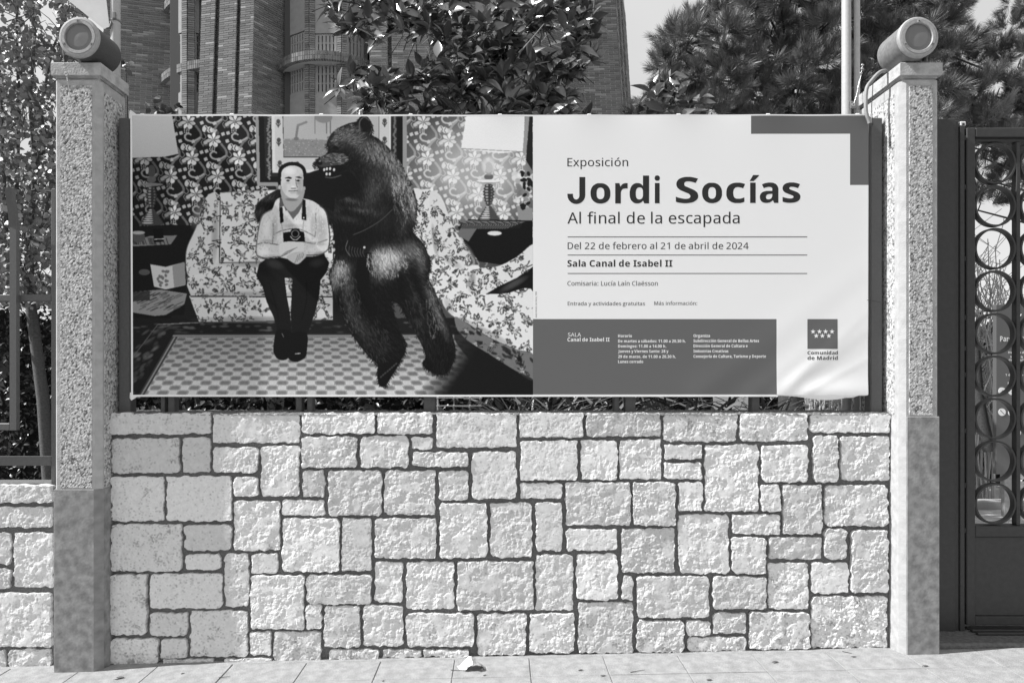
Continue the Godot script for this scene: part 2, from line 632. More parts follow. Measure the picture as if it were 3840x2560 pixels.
# a bay of convex plan: dist gives how far the face stands at each bearing
func build_bay(t: Node3D, p0: float, p1: float, piers: Array, d_end: float, d_mid: float, brick: Mesh, brick_mat: Material) -> void:
	var render := mottled("bay_render", 0.30, 0.38, 0.6, 0.85, 0.0, 0.02, 4)
	var dark := plain("bay_back_wall", 0.25, 0.9)
	var col := plain("bay_frame", 0.07, 0.7)
	var dist := func(px: float) -> float:
		var u := (px - (p0 + p1) * 0.5) / ((p1 - p0) * 0.5)
		return d_mid + (d_end - d_mid) * u * u
	for q: float in [p0 - 6.0, p1 + 6.0]:
		var frame := MB.new()
		frame.box(tower_pt(q, d_end, 7.4) - Vector3(0.04, 0, 0.3), tower_pt(q, d_end, 12.2) + Vector3(0.04, 0, 0.02), 0.004)
		part(t, "window_frame", frame.mesh(), col)
	var strips := []
	var from := p0
	for p in piers:
		strips.append([from, p[0]])
		from = p[1]
	strips.append([from, p1])
	for s in strips:
		if s[1] - s[0] < 8.0:
			continue
		var d0: float = dist.call(s[0])
		var d1: float = dist.call(s[1])
		var a := tower_pt(s[0], d0, 9.4)
		var b := tower_pt(s[1], d1, 9.4)
		var d := (d0 + d1) * 0.5
		var ux := (b - a).normalized()
		var uz := ux.cross(Vector3.UP)
		var w := (b - a).length() * 0.5 - 0.008
		var o := (a + b) * 0.5
		var y_of := func(py: float) -> float: return EYE - (py - AXIS_Y) * d / FOCAL - 9.4
		var put := func(x0: float, x1: float, y0: float, y1: float, z0: float, z1: float, bev: float) -> Mesh:
			var m := MB.new()
			m.obox(Transform3D(Basis(ux, Vector3.UP, uz), o + ux * (x0 + x1) * 0.5 + Vector3.UP * (y0 + y1) * 0.5 + uz * (z0 + z1) * 0.5), Vector3((x1 - x0) * 0.5, (y1 - y0) * 0.5, (z1 - z0) * 0.5), bev)
			return m.mesh()
		part(t, "panel", put.call(-w, w, -2.1, y_of.call(347.0), -0.05, 0.0, 0.006), render)
		part(t, "panel", put.call(-w, w, y_of.call(124.0), 2.9, -0.05, 0.0, 0.006), render)
		part(t, "window_recess", put.call(-w, w, y_of.call(346.0), y_of.call(125.0), -0.55, -0.53, 0.0), dark)
		# slotted panel: uprights and cross rails with open slots between them
		var n := maxi(2, int(round(w * 2.0 / 0.095)))
		var pitch := w * 2.0 / n
		for k in n:
			var x0 := -w + pitch * k + (0.014 if k > 0 else 0.0)
			part(t, "slat", put.call(x0, -w + pitch * (k + 1) - 0.014, y_of.call(345.5), y_of.call(129.0), -0.06, -0.012, 0.003), render)
		for py: float in [130.0, 160.0, 245.0, 276.0, 311.0, 345.0]:
			part(t, "cross_rail", put.call(-w, w, y_of.call(py) - 0.014, y_of.call(py) + 0.014, -0.058, -0.014, 0.003), render)
	# brick piers of V-shaped plan
	for p in piers:
		var where := []
		var cols := PackedColorArray()
		var core := MB.new()
		var q := tower_pt((p[0] + p[1]) * 0.5, float(dist.call((p[0] + p[1]) * 0.5)) - 0.06, 9.4)
		var hw: float = (p[1] - p[0]) * 0.5 * 16.7 / FOCAL
		core.box(Vector3(q.x - hw + 0.012, -0.1, q.z - 0.4), Vector3(q.x + hw - 0.012, 12.3, q.z - 0.012), 0.004)
		var y := 7.75
		while y < 11.75:
			for side: float in [-1.0, 1.0]:
				var dir := Vector3(1, 0, -0.28 * side).normalized()
				var bs := Basis(dir * (hw * 0.97), Vector3(0, 0.0405, 0), Vector3(0.28 * side, 0, 1).normalized() * 0.1)
				where.append(Transform3D(bs, Vector3(q.x + side * hw * 0.5, y, q.z - 0.03)))
				var tone := rng.randf_range(0.16, 0.3)
				cols.append(Color(tone, tone, tone))
			y += 0.0533
		part(t, "pier_core", core.mesh(), mats["tower_mortar"])
		copies(t, "pier_bricks", brick, brick_mat, where, cols)

func build_balcony(t: Node3D, pa: float, da: float, pm: float, dm: float, pb: float, db: float, top: float) -> void:
	# circle in plan through the three points
	var a3 := tower_pt(pa, da, top)
	var m3 := tower_pt(pm, dm, top)
	var b3 := tower_pt(pb, db, top)
	var a := Vector2(a3.x, a3.z)
	var m := Vector2(m3.x, m3.z)
	var b := Vector2(b3.x, b3.z)
	var dd := 2.0 * (a.x * (m.y - b.y) + m.x * (b.y - a.y) + b.x * (a.y - m.y))
	var ux := (a.length_squared() * (m.y - b.y) + m.length_squared() * (b.y - a.y) + b.length_squared() * (a.y - m.y)) / dd
	var uy := (a.length_squared() * (b.x - m.x) + m.length_squared() * (a.x - b.x) + b.length_squared() * (m.x - a.x)) / dd
	var ctr := Vector2(ux, uy)
	var r := (a - ctr).length()
	var a0 := (a - ctr).angle()
	var a1 := (b - ctr).angle()
	var n := int(absf(a1 - a0) * r / 0.062)
	var slab := MB.new()
	var prev := Vector2.ZERO
	var h := 0.2
	for k in n + 1:
		var ang: float = lerpf(a0, a1, float(k) / n)
		var e := Vector2(cos(ang), sin(ang))
		if k > 0:
			var o0 := ctr + prev * (r - 0.012)
			var o1 := ctr + e * (r - 0.012)
			var i0 := Vector2(o0.x, minf(o0.y, STAND - 18.4))
			var i1 := Vector2(o1.x, minf(o1.y, STAND - 18.4))
			slab.quad(Vector3(o0.x, top - h, o0.y), Vector3(o1.x, top - h, o1.y), Vector3(o1.x, top - 0.01, o1.y), Vector3(o0.x, top - 0.01, o0.y))
			slab.quad(Vector3(i0.x, top - h, i0.y), Vector3(i1.x, top - h, i1.y), Vector3(o1.x, top - h, o1.y), Vector3(o0.x, top - h, o0.y))
			slab.quad(Vector3(o0.x, top - 0.01, o0.y), Vector3(o1.x, top - 0.01, o1.y), Vector3(i1.x, top - 0.01, i1.y), Vector3(i0.x, top - 0.01, i0.y))
		prev = e
	part(t, "balcony_slab", slab.mesh(), mats["tower_mortar"])
	var where := []
	var cols := PackedColorArray()
	for k in n:
		var ang: float = lerpf(a0, a1, (k + 0.5) / n)
		var e := Vector3(cos(ang), 0, sin(ang))
		var side := Vector3(-e.z, 0, e.x)
		for row in 2:
			var tone := rng.randf_range(0.13, 0.26)
			cols.append(Color(tone, tone, tone))
			where.append(Transform3D(Basis(side * 0.05, Vector3(0, 0.095, 0), e * 0.12), Vector3(ctr.x, 0, ctr.y) + e * (r - 0.056) + Vector3(0, top - 0.05 - row * 0.103, 0)))
	var unit := MB.new()
	unit.obox(Transform3D(), Vector3(0.5, 0.5, 0.5), 0.0)
	copies(t, "soldier_bricks", unit.mesh(), mats["tower_brick"], where, cols)

# ------------------------------------------------------------------ stone walls
# each stone: survey sheet, left, top, right, bottom on that sheet, roughness, dirt
const SHEETS := [[390.0, 1530.0, 2.94], [1130.0, 1530.0, 2.94], [1870.0, 1530.0, 2.94], [2610.0, 1530.0, 2.94], [390.0, 2030.0, 2.94], [1130.0, 2030.0, 2.94], [1870.0, 2030.0, 2.94], [2610.0, 2030.0, 2.94], [0.0, 1780.0, 1.149]]
const STONES := [
	[0, 62, 55, 1175, 285, 0.5, 1], [0, 1195, 60, 2150, 385, 0.7, 0], [0, 80, 335, 825, 715, 0.5, 1], [0, 860, 325, 1165, 710, 0.4, 0],
	[0, 1200, 430, 1690, 710, 0.7, 0], [0, 1730, 415, 2145, 975, 1.0, 0], [0, 70, 760, 645, 1250, 0.5, 1], [0, 680, 755, 1395, 1245, 0.45, 0],
	[0, 1425, 755, 1695, 975, 0.9, 0], [0, 1430, 1025, 1930, 1570, 1.0, 1], [0, 1960, 1015, 2425, 1185, 0.9, 0], [0, 1960, 1220, 2590, 1805, 0.9, 0],
	[0, 75, 1285, 850, 1800, 0.6, 2], [0, 885, 1285, 1395, 1570, 0.4, 0],
	[4, 885, 145, 1278, 312, 0.4, 0], [4, 1325, 140, 1585, 720, 0.8, 1], [4, 1617, 140, 1910, 350, 0.3, 0], [4, 60, 365, 465, 1030, 0.6, 2],
	[4, 505, 355, 1295, 740, 0.5, 1], [4, 1612, 375, 2200, 965, 1.0, 0], [4, 505, 790, 910, 1045, 0.5, 1], [4, 945, 770, 1575, 1270, 0.8, 2],
	[4, 60, 1075, 590, 1355, 0.9, 3], [4, 625, 1075, 912, 1285, 0.5, 1], [4, 1600, 1000, 1835, 1255, 0.8, 1], [4, 1868, 995, 2390, 1318, 1.1, 2],
	[4, 650, 1300, 1200, 1362, 1.0, 3], [4, 1330, 1293, 1850, 1340, 1.0, 2],
	[1, 0, 58, 808, 280, 0.9, 0], [1, 835, 55, 1448, 285, 1.0, 1], [1, 1488, 55, 2372, 432, 0.45, 1], [1, 0, 315, 610, 655, 1.0, 2],
	[1, 648, 310, 1175, 655, 0.9, 0], [1, 1210, 320, 1448, 452, 0.8, 1], [1, 1225, 485, 1835, 645, 1.1, 1], [1, 1880, 480, 2370, 1000, 0.45, 0],
	[1, 10, 690, 250, 980, 0.9, 0], [1, 295, 690, 882, 1185, 1.0, 0], [1, 915, 690, 1475, 1175, 1.0, 0], [1, 1518, 690, 1840, 1015, 0.8, 0],
	[1, 1528, 1050, 2045, 1650, 1.0, 0], [1, 2082, 1045, 2545, 1645, 0.9, 0], [1, 450, 1220, 770, 1795, 0.5, 0], [1, 805, 1215, 1485, 1655, 1.0, 0],
	[5, 48, 370, 770, 690, 0.7, 0], [5, 45, 705, 220, 965, 0.9, 0], [5, 808, 232, 1113, 675, 0.8, 0], [5, 1155, 225, 1680, 750, 1.0, 0],
	[5, 1715, 225, 2560, 760, 1.0, 0], [5, 250, 710, 640, 1165, 0.9, 0], [5, 680, 705, 1120, 1155, 1.0, 0], [5, 1155, 795, 1905, 1160, 0.8, 1],
	[5, 1940, 800, 2475, 1255, 1.0, 1], [5, 305, 1195, 850, 1300, 1.2, 2], [5, 895, 1195, 1325, 1285, 1.2, 2], [5, 1340, 1200, 1850, 1275, 1.2, 2],
	[2, 225, 55, 935, 320, 0.5, 1], [2, 968, 55, 1790, 315, 1.0, 1], [2, 1825, 60, 2630, 370, 0.9, 2], [2, 240, 360, 870, 795, 0.4, 0],
	[2, 910, 355, 1312, 790, 0.8, 0], [2, 1340, 350, 1795, 780, 0.9, 0], [2, 1830, 405, 2245, 560, 0.7, 0], [2, 1832, 600, 2240, 785, 0.9, 0],
	[2, 240, 830, 705, 1000, 0.4, 0], [2, 738, 820, 1455, 1295, 1.0, 0], [2, 1482, 820, 1950, 1295, 1.0, 0], [2, 1988, 820, 2245, 1135, 0.8, 0],
	[2, 410, 1040, 700, 1575, 0.35, 0], [2, 745, 1335, 1310, 1570, 0.5, 0], [2, 1355, 1330, 1945, 1815, 1.1, 0], [2, 1990, 1175, 2540, 1825, 1.0, 0],
	[6, 410, 150, 825, 760, 0.9, 0], [6, 860, 140, 1315, 645, 0.9, 0], [6, 1365, 380, 1485, 640, 0.6, 0], [6, 1530, 385, 2325, 840, 1.0, 0],
	[6, 340, 795, 835, 1230, 0.9, 1], [6, 880, 680, 1480, 1235, 0.9, 1], [6, 1525, 875, 2040, 1220, 1.1, 2], [6, 2070, 880, 2340, 1035, 0.9, 0], [6, 2090, 1060, 2730, 1215, 1.2, 2],
	[3, 495, 60, 1235, 365, 1.0, 2], [3, 1265, 65, 2145, 270, 0.8, 0], [3, 105, 405, 690, 1140, 1.0, 0], [3, 730, 410, 1235, 815, 0.9, 0],
	[3, 1300, 305, 1568, 815, 0.9, 0], [3, 1605, 310, 2140, 800, 1.1, 0], [3, 715, 840, 930, 1140, 0.7, 0], [3, 965, 845, 1388, 1390, 0.9, 0],
	[3, 1430, 850, 2120, 1300, 1.0, 0], [3, 400, 1175, 925, 1390, 0.9, 0], [3, 400, 1425, 775, 1825, 1.0, 0], [3, 810, 1425, 1385, 1665, 0.9, 0],
	[3, 1425, 1330, 1662, 1670, 0.8, 0], [3, 1720, 1345, 2125, 2030, 1.1, 0],
	[7, 190, 390, 780, 745, 1.0, 1], [7, 805, 240, 1245, 745, 1.0, 2], [7, 1280, 240, 1692, 575, 0.4, 0], [7, 190, 790, 550, 1015, 1.0, 1],
	[7, 595, 785, 1260, 1190, 1.2, 2], [7, 1285, 610, 2120, 1180, 1.4, 3],
]
const SIDE_STONES := [
	[8, -150, 45, 222, 120, 0.9, 0], [8, -180, 140, 220, 228, 0.9, 0], [8, -170, 250, 42, 388, 0.9, 0], [8, 55, 250, 222, 487, 1.0, 0],
	[8, -200, 405, 40, 490, 0.9, 0], [8, -190, 510, 217, 742, 1.0, 1], [8, -160, 760, 20, 835, 1.0, 2], [8, 32, 752, 215, 832, 1.1, 2],
]

var n_big: FastNoiseLite
var n_mid: FastNoiseLite
var n_cell: FastNoiseLite
var n_mask: FastNoiseLite
var n_edge: FastNoiseLite
var n_spot: FastNoiseLite
var n_fine: FastNoiseLite

func stone_mesh(x0: float, y0: float, x1: float, y1: float, rough: float, dirt: int, sd: float) -> ArrayMesh:
	# coordinates about the stone's own middle; the front face near z = 0, the sides run back into the mortar
	var w := x1 - x0
	var h := y1 - y0
	var step := 0.0068
	var nx := maxi(4, int(w / step))
	var ny := maxi(4, int(h / step))
	var v := PackedVector3Array()
	var c := PackedColorArray()
	var ids := PackedInt32Array()
	var cr := minf(rng.randf_range(0.009, 0.024), minf(w, h) * 0.22)
	var tilt := Vector2(rng.randf_range(-0.02, 0.02), rng.randf_range(-0.02, 0.02))
	var proud := rng.randf_range(-0.004, 0.006)
	var grain := rng.randf_range(0.7, 1.35)
	var tone := rng.randf_range(0.6, 0.8)
	for j in ny + 1:
		for k in nx + 1:
			var x := w * k / nx
			var y := h * j / ny
			var e: float = minf(minf(x, w - x), minf(y, h - y))
			var dx := maxf(0.0, cr - minf(x, w - x))
			var dy := maxf(0.0, cr - minf(y, h - y))
			var px := x
			var py := y
			if dx > 0.0 and dy > 0.0:
				var f := maxf(dx, dy) / sqrt(dx * dx + dy * dy)
				px += (dx - dx * f) * (1.0 if x < w * 0.5 else -1.0)
				py += (dy - dy * f) * (1.0 if y < h * 0.5 else -1.0)
			var sx := px + sd
			var sy := py + sd * 0.37
			var edge_w := clampf(1.0 - e / 0.05, 0.0, 1.0)
			px += (n_edge.get_noise_2d(sx, sy) * 0.009 + n_edge.get_noise_2d(sx * 4.0, sy * 4.0) * 0.0025) * edge_w
			py += (n_edge.get_noise_2d(sx + 9.0, sy) * 0.008 + n_edge.get_noise_2d(sx * 4.0 + 9.0, sy * 4.0) * 0.0025) * edge_w
			var big := n_big.get_noise_2d(sx, sy)
			var mid := n_mid.get_noise_2d(sx * grain, sy * grain)
			var cell := n_cell.get_noise_2d(sx + mid * 0.01, sy + big * 0.01)
			var mask := clampf(1.0 - smoothstep(0.12, 0.32, n_mask.get_noise_2d(sx, sy)) * 0.85, 0.0, 1.0)
			var amt := rough * mask
			var z := proud + tilt.x * (x - w * 0.5) + tilt.y * (y - h * 0.5) + big * 0.0022 * rough
			var fine := n_fine.get_noise_2d(sx, sy)
			var ter := (big + mid * 0.5) * 2.6
			var fl := floorf(ter)
			z += (mid * 0.0021 + fine * 0.0014 + cell * 0.0016 + (fl + smoothstep(0.2, 0.8, ter - fl)) * 0.0012) * amt
			var roll := clampf(e / (0.0042 + 0.0034 * n_edge.get_noise_2d(sx * 2.3, sy * 2.3)), 0.0, 1.0)
			z -= 0.008 * (1.0 - roll) * (1.0 - roll) * smoothstep(0.1, 0.5, n_edge.get_noise_2d(sx * 1.7 + 3.0, sy * 1.7))
			v.append(Vector3(px - w * 0.5, py - h * 0.5, z))
			var col := tone * (1.0 + 0.07 * n_mask.get_noise_2d(sx * 3.0, sy * 3.0))
			col *= 1.0 + 0.10 * fine + 0.06 * mid
			if absf(n_mask.get_noise_2d(sx * 1.6 + 17.0, sy * 3.4)) < 0.016:
				col *= 0.8
			var sp := n_spot.get_noise_2d(sx * 0.8, sy * 1.6)
			if sp > 0.60 - 0.05 * dirt:
				col *= 0.62
			if dirt > 0:
				var st := n_mask.get_noise_2d(sx * 1.3 + 40.0, sy * 1.3) + 0.75 * n_fine.get_noise_2d(sx + 5.0, sy)
				if st > 0.72 - 0.11 * dirt:
					col *= lerpf(1.0, 0.5, clampf((st - 0.72 + 0.11 * dirt) * 3.0, 0.0, 1.0))
			c.append(Color(col, col, col))
	for j in ny:
		for k in nx:
			var a := j * (nx + 1) + k
			var b := a + 1
			var d := a + nx + 1
			var e2 := d + 1
			if (j + k) % 2 == 0:
				ids.append_array(PackedInt32Array([a, e2, b, a, d, e2]))
			else:
				ids.append_array(PackedInt32Array([a, d, b, b, d, e2]))
	# sides
	var rim := PackedInt32Array()
	for k in nx:
		rim.append(k)
	for j in ny:
		rim.append(j * (nx + 1) + nx)
	for k in nx:
		rim.append(ny * (nx + 1) + nx - k)
	for j in ny:
		rim.append((ny - j) * (nx + 1))
	var first := v.size()
	for r in rim:
		var p := v[r]
		v.append(Vector3(p.x, p.y, -0.045))
		c.append(c[r])
	for k in rim.size():
		var k2 := (k + 1) % rim.size()
		ids.append_array(PackedInt32Array([rim[k], rim[k2], first + k2, rim[k], first + k2, first + k]))
	var arr := []
	arr.resize(Mesh.ARRAY_MAX)
	arr[Mesh.ARRAY_VERTEX] = v
	arr[Mesh.ARRAY_COLOR] = c
	arr[Mesh.ARRAY_INDEX] = ids
	var m := ArrayMesh.new()
	m.add_surface_from_arrays(Mesh.PRIMITIVE_TRIANGLES, arr)
	return m

func lay_stones(wall: Node3D, list: Array) -> void:
	var mat := tinted("limestone", 0.95)
	mat.heightmap_enabled = true
	mat.heightmap_texture = bump_tex(0.1, 4, 12)
	mat.heightmap_scale = 0.12
	mat.uv1_triplanar = true
	mat.uv1_world_triplanar = true
	mat.uv1_scale = Vector3.ONE * 5.0
	var num := 0
	for s in list:
		var sh: Array = SHEETS[s[0]]
		var a := at(sh[0] + s[1] / sh[2], sh[1] + s[4] / sh[2], 0.0)
		var b := at(sh[0] + s[3] / sh[2], sh[1] + s[2] / sh[2], 0.0)
		num += 1
		var o := MeshInstance3D.new()
		o.name = "stone"
		o.mesh = stone_mesh(a.x + 0.0005, a.y + 0.0005, b.x - 0.0005, b.y - 0.0005, s[5], s[6], num * 3.713 + wall.position.x)
		o.set_surface_override_material(0, mat)
		wall.add_child(o, true)
		o.position = Vector3((a.x + b.x) * 0.5, (a.y + b.y) * 0.5, 0.0) - wall.position

func rough_sheet(x0: float, y0: float, x1: float, y1: float, z: float, amp: float, step: float, sd: float) -> MB:
	var m := MB.new()
	m.flat = true
	var nx := int((x1 - x0) / step)
	var ny := int((y1 - y0) / step)
	for j in ny + 1:
		for k in nx + 1:
			var x := lerpf(x0, x1, float(k) / nx)
			var y := lerpf(y0, y1, float(j) / ny)
			m.vert(Vector3(x, y, z + (n_mid.get_noise_2d(x + sd, y) + n_big.get_noise_2d(x * 0.5, y + sd)) * amp))
	for j in ny:
		for k in nx:
			var a := j * (nx + 1) + k
			m.tris(a, a + 1, a + nx + 2)
			m.tris(a, a + nx + 2, a + nx + 1)
	return m

func build_walls() -> void:
	n_big = fnoise(3, 9.0, 2)
	n_mid = fnoise(4, 34.0, 3)
	n_cell = fnoise(5, 42.0, 1, FastNoiseLite.TYPE_CELLULAR)
	n_cell.cellular_return_type = FastNoiseLite.RETURN_DISTANCE2_SUB
	n_mask = fnoise(6, 7.0, 2)
	n_edge = fnoise(7, 14.0, 2)
	n_spot = fnoise(8, 95.0, 2)
	n_fine = fnoise(9, 78.0, 2)
	var mortar := mottled("mortar", 0.11, 0.24, 3.0, 1.0, 0.35, 0.06, 5, 0.15)
	var top := 1.326
	var w := thing("stone_wall", "rough squared limestone wall with dark mortar joints under the banner", "wall", Vector3(0, 0, -0.1))
	var face := rough_sheet(-2.135, -0.1, 2.125, top - 0.004, -0.02, 0.0025, 0.012, 2.0)
	part(w, "mortar", face.mesh(), mortar)
	var core := MB.new()
	core.box(Vector3(-2.135, -0.15, -0.30), Vector3(2.125, top - 0.012, -0.026), 0.004)
	part(w, "core", core.mesh(), mortar)
	# uneven mortar bed on top
	var bed := MB.new()
	bed.flat = true
	var nx := 420
	var zs := [0.001, -0.012, -0.06, -0.16, -0.29]
	for k in nx + 1:
		var x := lerpf(-2.135, 2.125, float(k) / nx)
		for m in zs.size():
			var y: float = top - 0.006 + n_mid.get_noise_2d(x, m * 0.3) * 0.006 + n_big.get_noise_2d(x, m) * 0.004
			if m == 0:
				y -= 0.012
			bed.vert(Vector3(x, y, zs[m] + n_mid.get_noise_2d(x + 7.0, m) * 0.006))
	for k in nx:
		for m in zs.size() - 1:
			var a := k * zs.size() + m
			bed.tris(a, a + zs.size(), a + zs.size() + 1)
			bed.tris(a, a + zs.size() + 1, a + 1)
	part(w, "top_mortar", bed.mesh(), mortar)
	lay_stones(w, STONES)
	var w2 := thing("stone_wall", "low limestone wall beyond the left pillar, carrying the steel fence panel", "wall", Vector3(-2.7, 0, -0.1))
	var f2 := rough_sheet(-3.3, -0.15, -2.372, 0.915, -0.02, 0.0025, 0.012, 5.0)
	part(w2, "mortar", f2.mesh(), mortar)
	var c2 := MB.new()
	c2.box(Vector3(-3.3, -0.2, -0.30), Vector3(-2.372, 0.912, -0.026), 0.004)
	part(w2, "core", c2.mesh(), mortar)
	lay_stones(w2, SIDE_STONES)

# ------------------------------------------------------------------ pillars
func pebbles(m: MB, origin: Vector3, ux: Vector3, uy: Vector3, w: float, h: float, sd: float) -> void:
	# exposed aggregate: a fine displaced sheet whose border dips back into the shaft
	var step := 0.0042
	var nx := maxi(3, int(w / step))
	var ny := maxi(3, int(h / step))
	var out := ux.cross(uy).normalized()
	var cellv := fnoise(21, 118.0, 1, FastNoiseLite.TYPE_CELLULAR)
	cellv.cellular_return_type = FastNoiseLite.RETURN_DISTANCE
	var tonev := fnoise(21, 118.0, 1, FastNoiseLite.TYPE_CELLULAR)
	tonev.cellular_return_type = FastNoiseLite.RETURN_CELL_VALUE
	var holes := fnoise(22, 40.0, 2)
	var first := m.v.size()
	for j in ny + 1:
		for k in nx + 1:
			var x := w * k / nx
			var y := h * j / ny
			var e: float = minf(minf(x, w - x), minf(y, h - y))
			var d := cellv.get_noise_2d(x + sd, y)
			var tn := tonev.get_noise_2d(x + sd, y)
			var hole := holes.get_noise_2d(x * 1.3 + sd, y)
			var z := 0.0045 - clampf(d + 1.0, 0.0, 1.2) * 0.0015 + tn * 0.0005
			var col := 0.44 + tn * 0.24
			if tn < -0.82:
				col = 0.10
			if hole > 0.62:
				z -= 0.003
				col *= 0.6
			if d > -0.28:
				col *= 0.72
			if e < 0.003:
				z = -0.004
			m.col = Color(col, col, col)
			m.vert(origin + ux * x + uy * y + out * z)
	for j in ny:
		for k in nx:
			var a := first + j * (nx + 1) + k
			m.tris(a, a + 1, a + nx + 2)
			m.tris(a, a + nx + 2, a + nx + 1)

func pillar(label: String, x0: float, x1: float, zf: float, zb: float, plinth_top: float, foot: float, sd: float) -> void:
	var p := thing("gate_pillar", label, "pillar", Vector3((x0 + x1) * 0.5, foot, (zf + zb) * 0.5), "concrete pillars at the ends of the wall")
	var smooth := mottled("concrete_smooth", 0.34, 0.50, 1.6, 0.95, 0.12, 0.02, 6, 0.12)
	var plaster := mottled("plinth_plaster", 0.15, 0.36, 0.55, 0.95, 0.08, 0.05, 9, 0.2, 0.25)
	var capmat := mottled("cap_stone", 0.33, 0.56, 1.4, 0.95, 0.15, 0.02, 6, 0.1)
	var neck := at(0, 300, zf).y
	# shaft with chamfered corners
	var ch := 0.026
	var s := MB.new()
	var prof := [Vector2(x0 + 0.012, zf), Vector2(x1 - ch if x0 < 0 else x1 - 0.012, zf), Vector2(x1, zf - (ch if x0 < 0 else 0.012)), Vector2(x1, zb), Vector2(x0, zb), Vector2(x0, zf - (0.012 if x0 < 0 else ch))]
	if x0 > 0:
		prof[0] = Vector2(x0 + ch, zf)
	var y0 := foot - 0.2
	for k in prof.size():
		var a: Vector2 = prof[k]
		var b: Vector2 = prof[(k + 1) % prof.size()]
		s.quad(Vector3(a.x, y0, a.y), Vector3(b.x, y0, b.y), Vector3(b.x, neck, b.y), Vector3(a.x, neck, a.y))
	part(p, "shaft", s.mesh(), smooth)
	# aggregate panels on the front and on the side towards the banner and the outer side
	var ag := tinted("aggregate", 0.9)
	var fx0: float = x0 + (0.028 if x0 < 0 else ch + 0.012)
	var fx1: float = x1 - (ch + 0.012 if x0 < 0 else 0.03)
	var f := MB.new()
	f.flat = true
	f.colored = true
	pebbles(f, Vector3(fx0, plinth_top + 0.004, zf - 0.001), Vector3.RIGHT, Vector3.UP, fx1 - fx0, neck - 0.03 - plinth_top, sd)
	part(p, "aggregate_panel", f.mesh(), ag)
	var g := MB.new()
	g.flat = true
	g.colored = true
	var inner := zf - ch - (0.012 if x0 < 0 else 0.035)
	if x0 < 0:
		pebbles(g, Vector3(x1 - 0.001, plinth_top + 0.004, inner), Vector3(0, 0, -1), Vector3.UP, inner - zb - 0.015, neck - 0.05 - plinth_top, sd + 5.0)
	else:
		pebbles(g, Vector3(x0 + 0.001, plinth_top + 0.004, zb + 0.015), Vector3(0, 0, 1), Vector3.UP, inner - zb - 0.015, neck - 0.05 - plinth_top, sd + 5.0)
	part(p, "aggregate_panel", g.mesh(), ag)
	# plinth, rendered smooth, a little proud
	var q := MB.new()
	var o := 0.006
	var qx0: float = x0 - 0.002 if x0 < 0 else prof[0].x + 0.001
	var qx1: float = prof[1].x - 0.001 if x0 < 0 else x1 + 0.002
	q.box(Vector3(qx0, foot - 0.2, zf - 0.02), Vector3(qx1, plinth_top, zf + o), 0.003)
	if x0 < 0:
		# the left plinth is rendered round the corner as well
		q.box(Vector3(x1 - 0.02, foot - 0.2, zb + 0.004), Vector3(x1 + 0.004, plinth_top, zf - ch - 0.001), 0.003)
		q.quad(Vector3(qx1, foot - 0.2, zf + o - 0.003), Vector3(x1 + 0.004, foot - 0.2, zf - ch - 0.004), Vector3(x1 + 0.004, plinth_top, zf - ch - 0.004), Vector3(qx1, plinth_top, zf + o - 0.003))
	part(p, "plinth", q.mesh(), plaster)
	# cap: neck, cove and slab
	var cy := at(0, 233, zf + 0.012).y
	var c := MB.new()
	c.rect_lathe(x0, x1, zb, zf, [Vector2(-0.012, neck - 0.01), Vector2(-0.012, neck + 0.012), Vector2(-0.004, neck + 0.014), Vector2(-0.004, neck + 0.022), Vector2(0.003, neck + 0.027),
		Vector2(0.012, cy - 0.068), Vector2(0.013, cy - 0.066), Vector2(0.013, cy - 0.004), Vector2(0.009, cy), Vector2(-0.02, cy + 0.004)])
	part(p, "cap", c.mesh(), capmat)

func build_pillars() -> void:
	pillar("concrete pillar with pebble faces and a low plinth, left of the banner", -2.370, -2.130, 0.095, -0.152, at(0, 1834, 0.095).y, ground_y(-2.25) - 0.005, 1.0)
	pillar("concrete pillar with pebble faces and a tall plinth, between banner and gate", 2.122, 2.320, 0.095, -0.32, at(0, 1561, 0.095).y, ground_y(2.22) - 0.005, 9.0)

# ------------------------------------------------------------------ steel fences
func steel() -> StandardMaterial3D:
	return mottled("fence_paint", 0.085, 0.11, 2.0, 0.5, 0.02, 0.05, 4)

func bar(owner_node: Node3D, called: String, lo: Vector3, hi: Vector3, mat: Material, bev := 0.003) -> MeshInstance3D:
	var m := MB.new()
	m.box(lo, hi, bev)
	return part(owner_node, called, m.mesh(), mat)

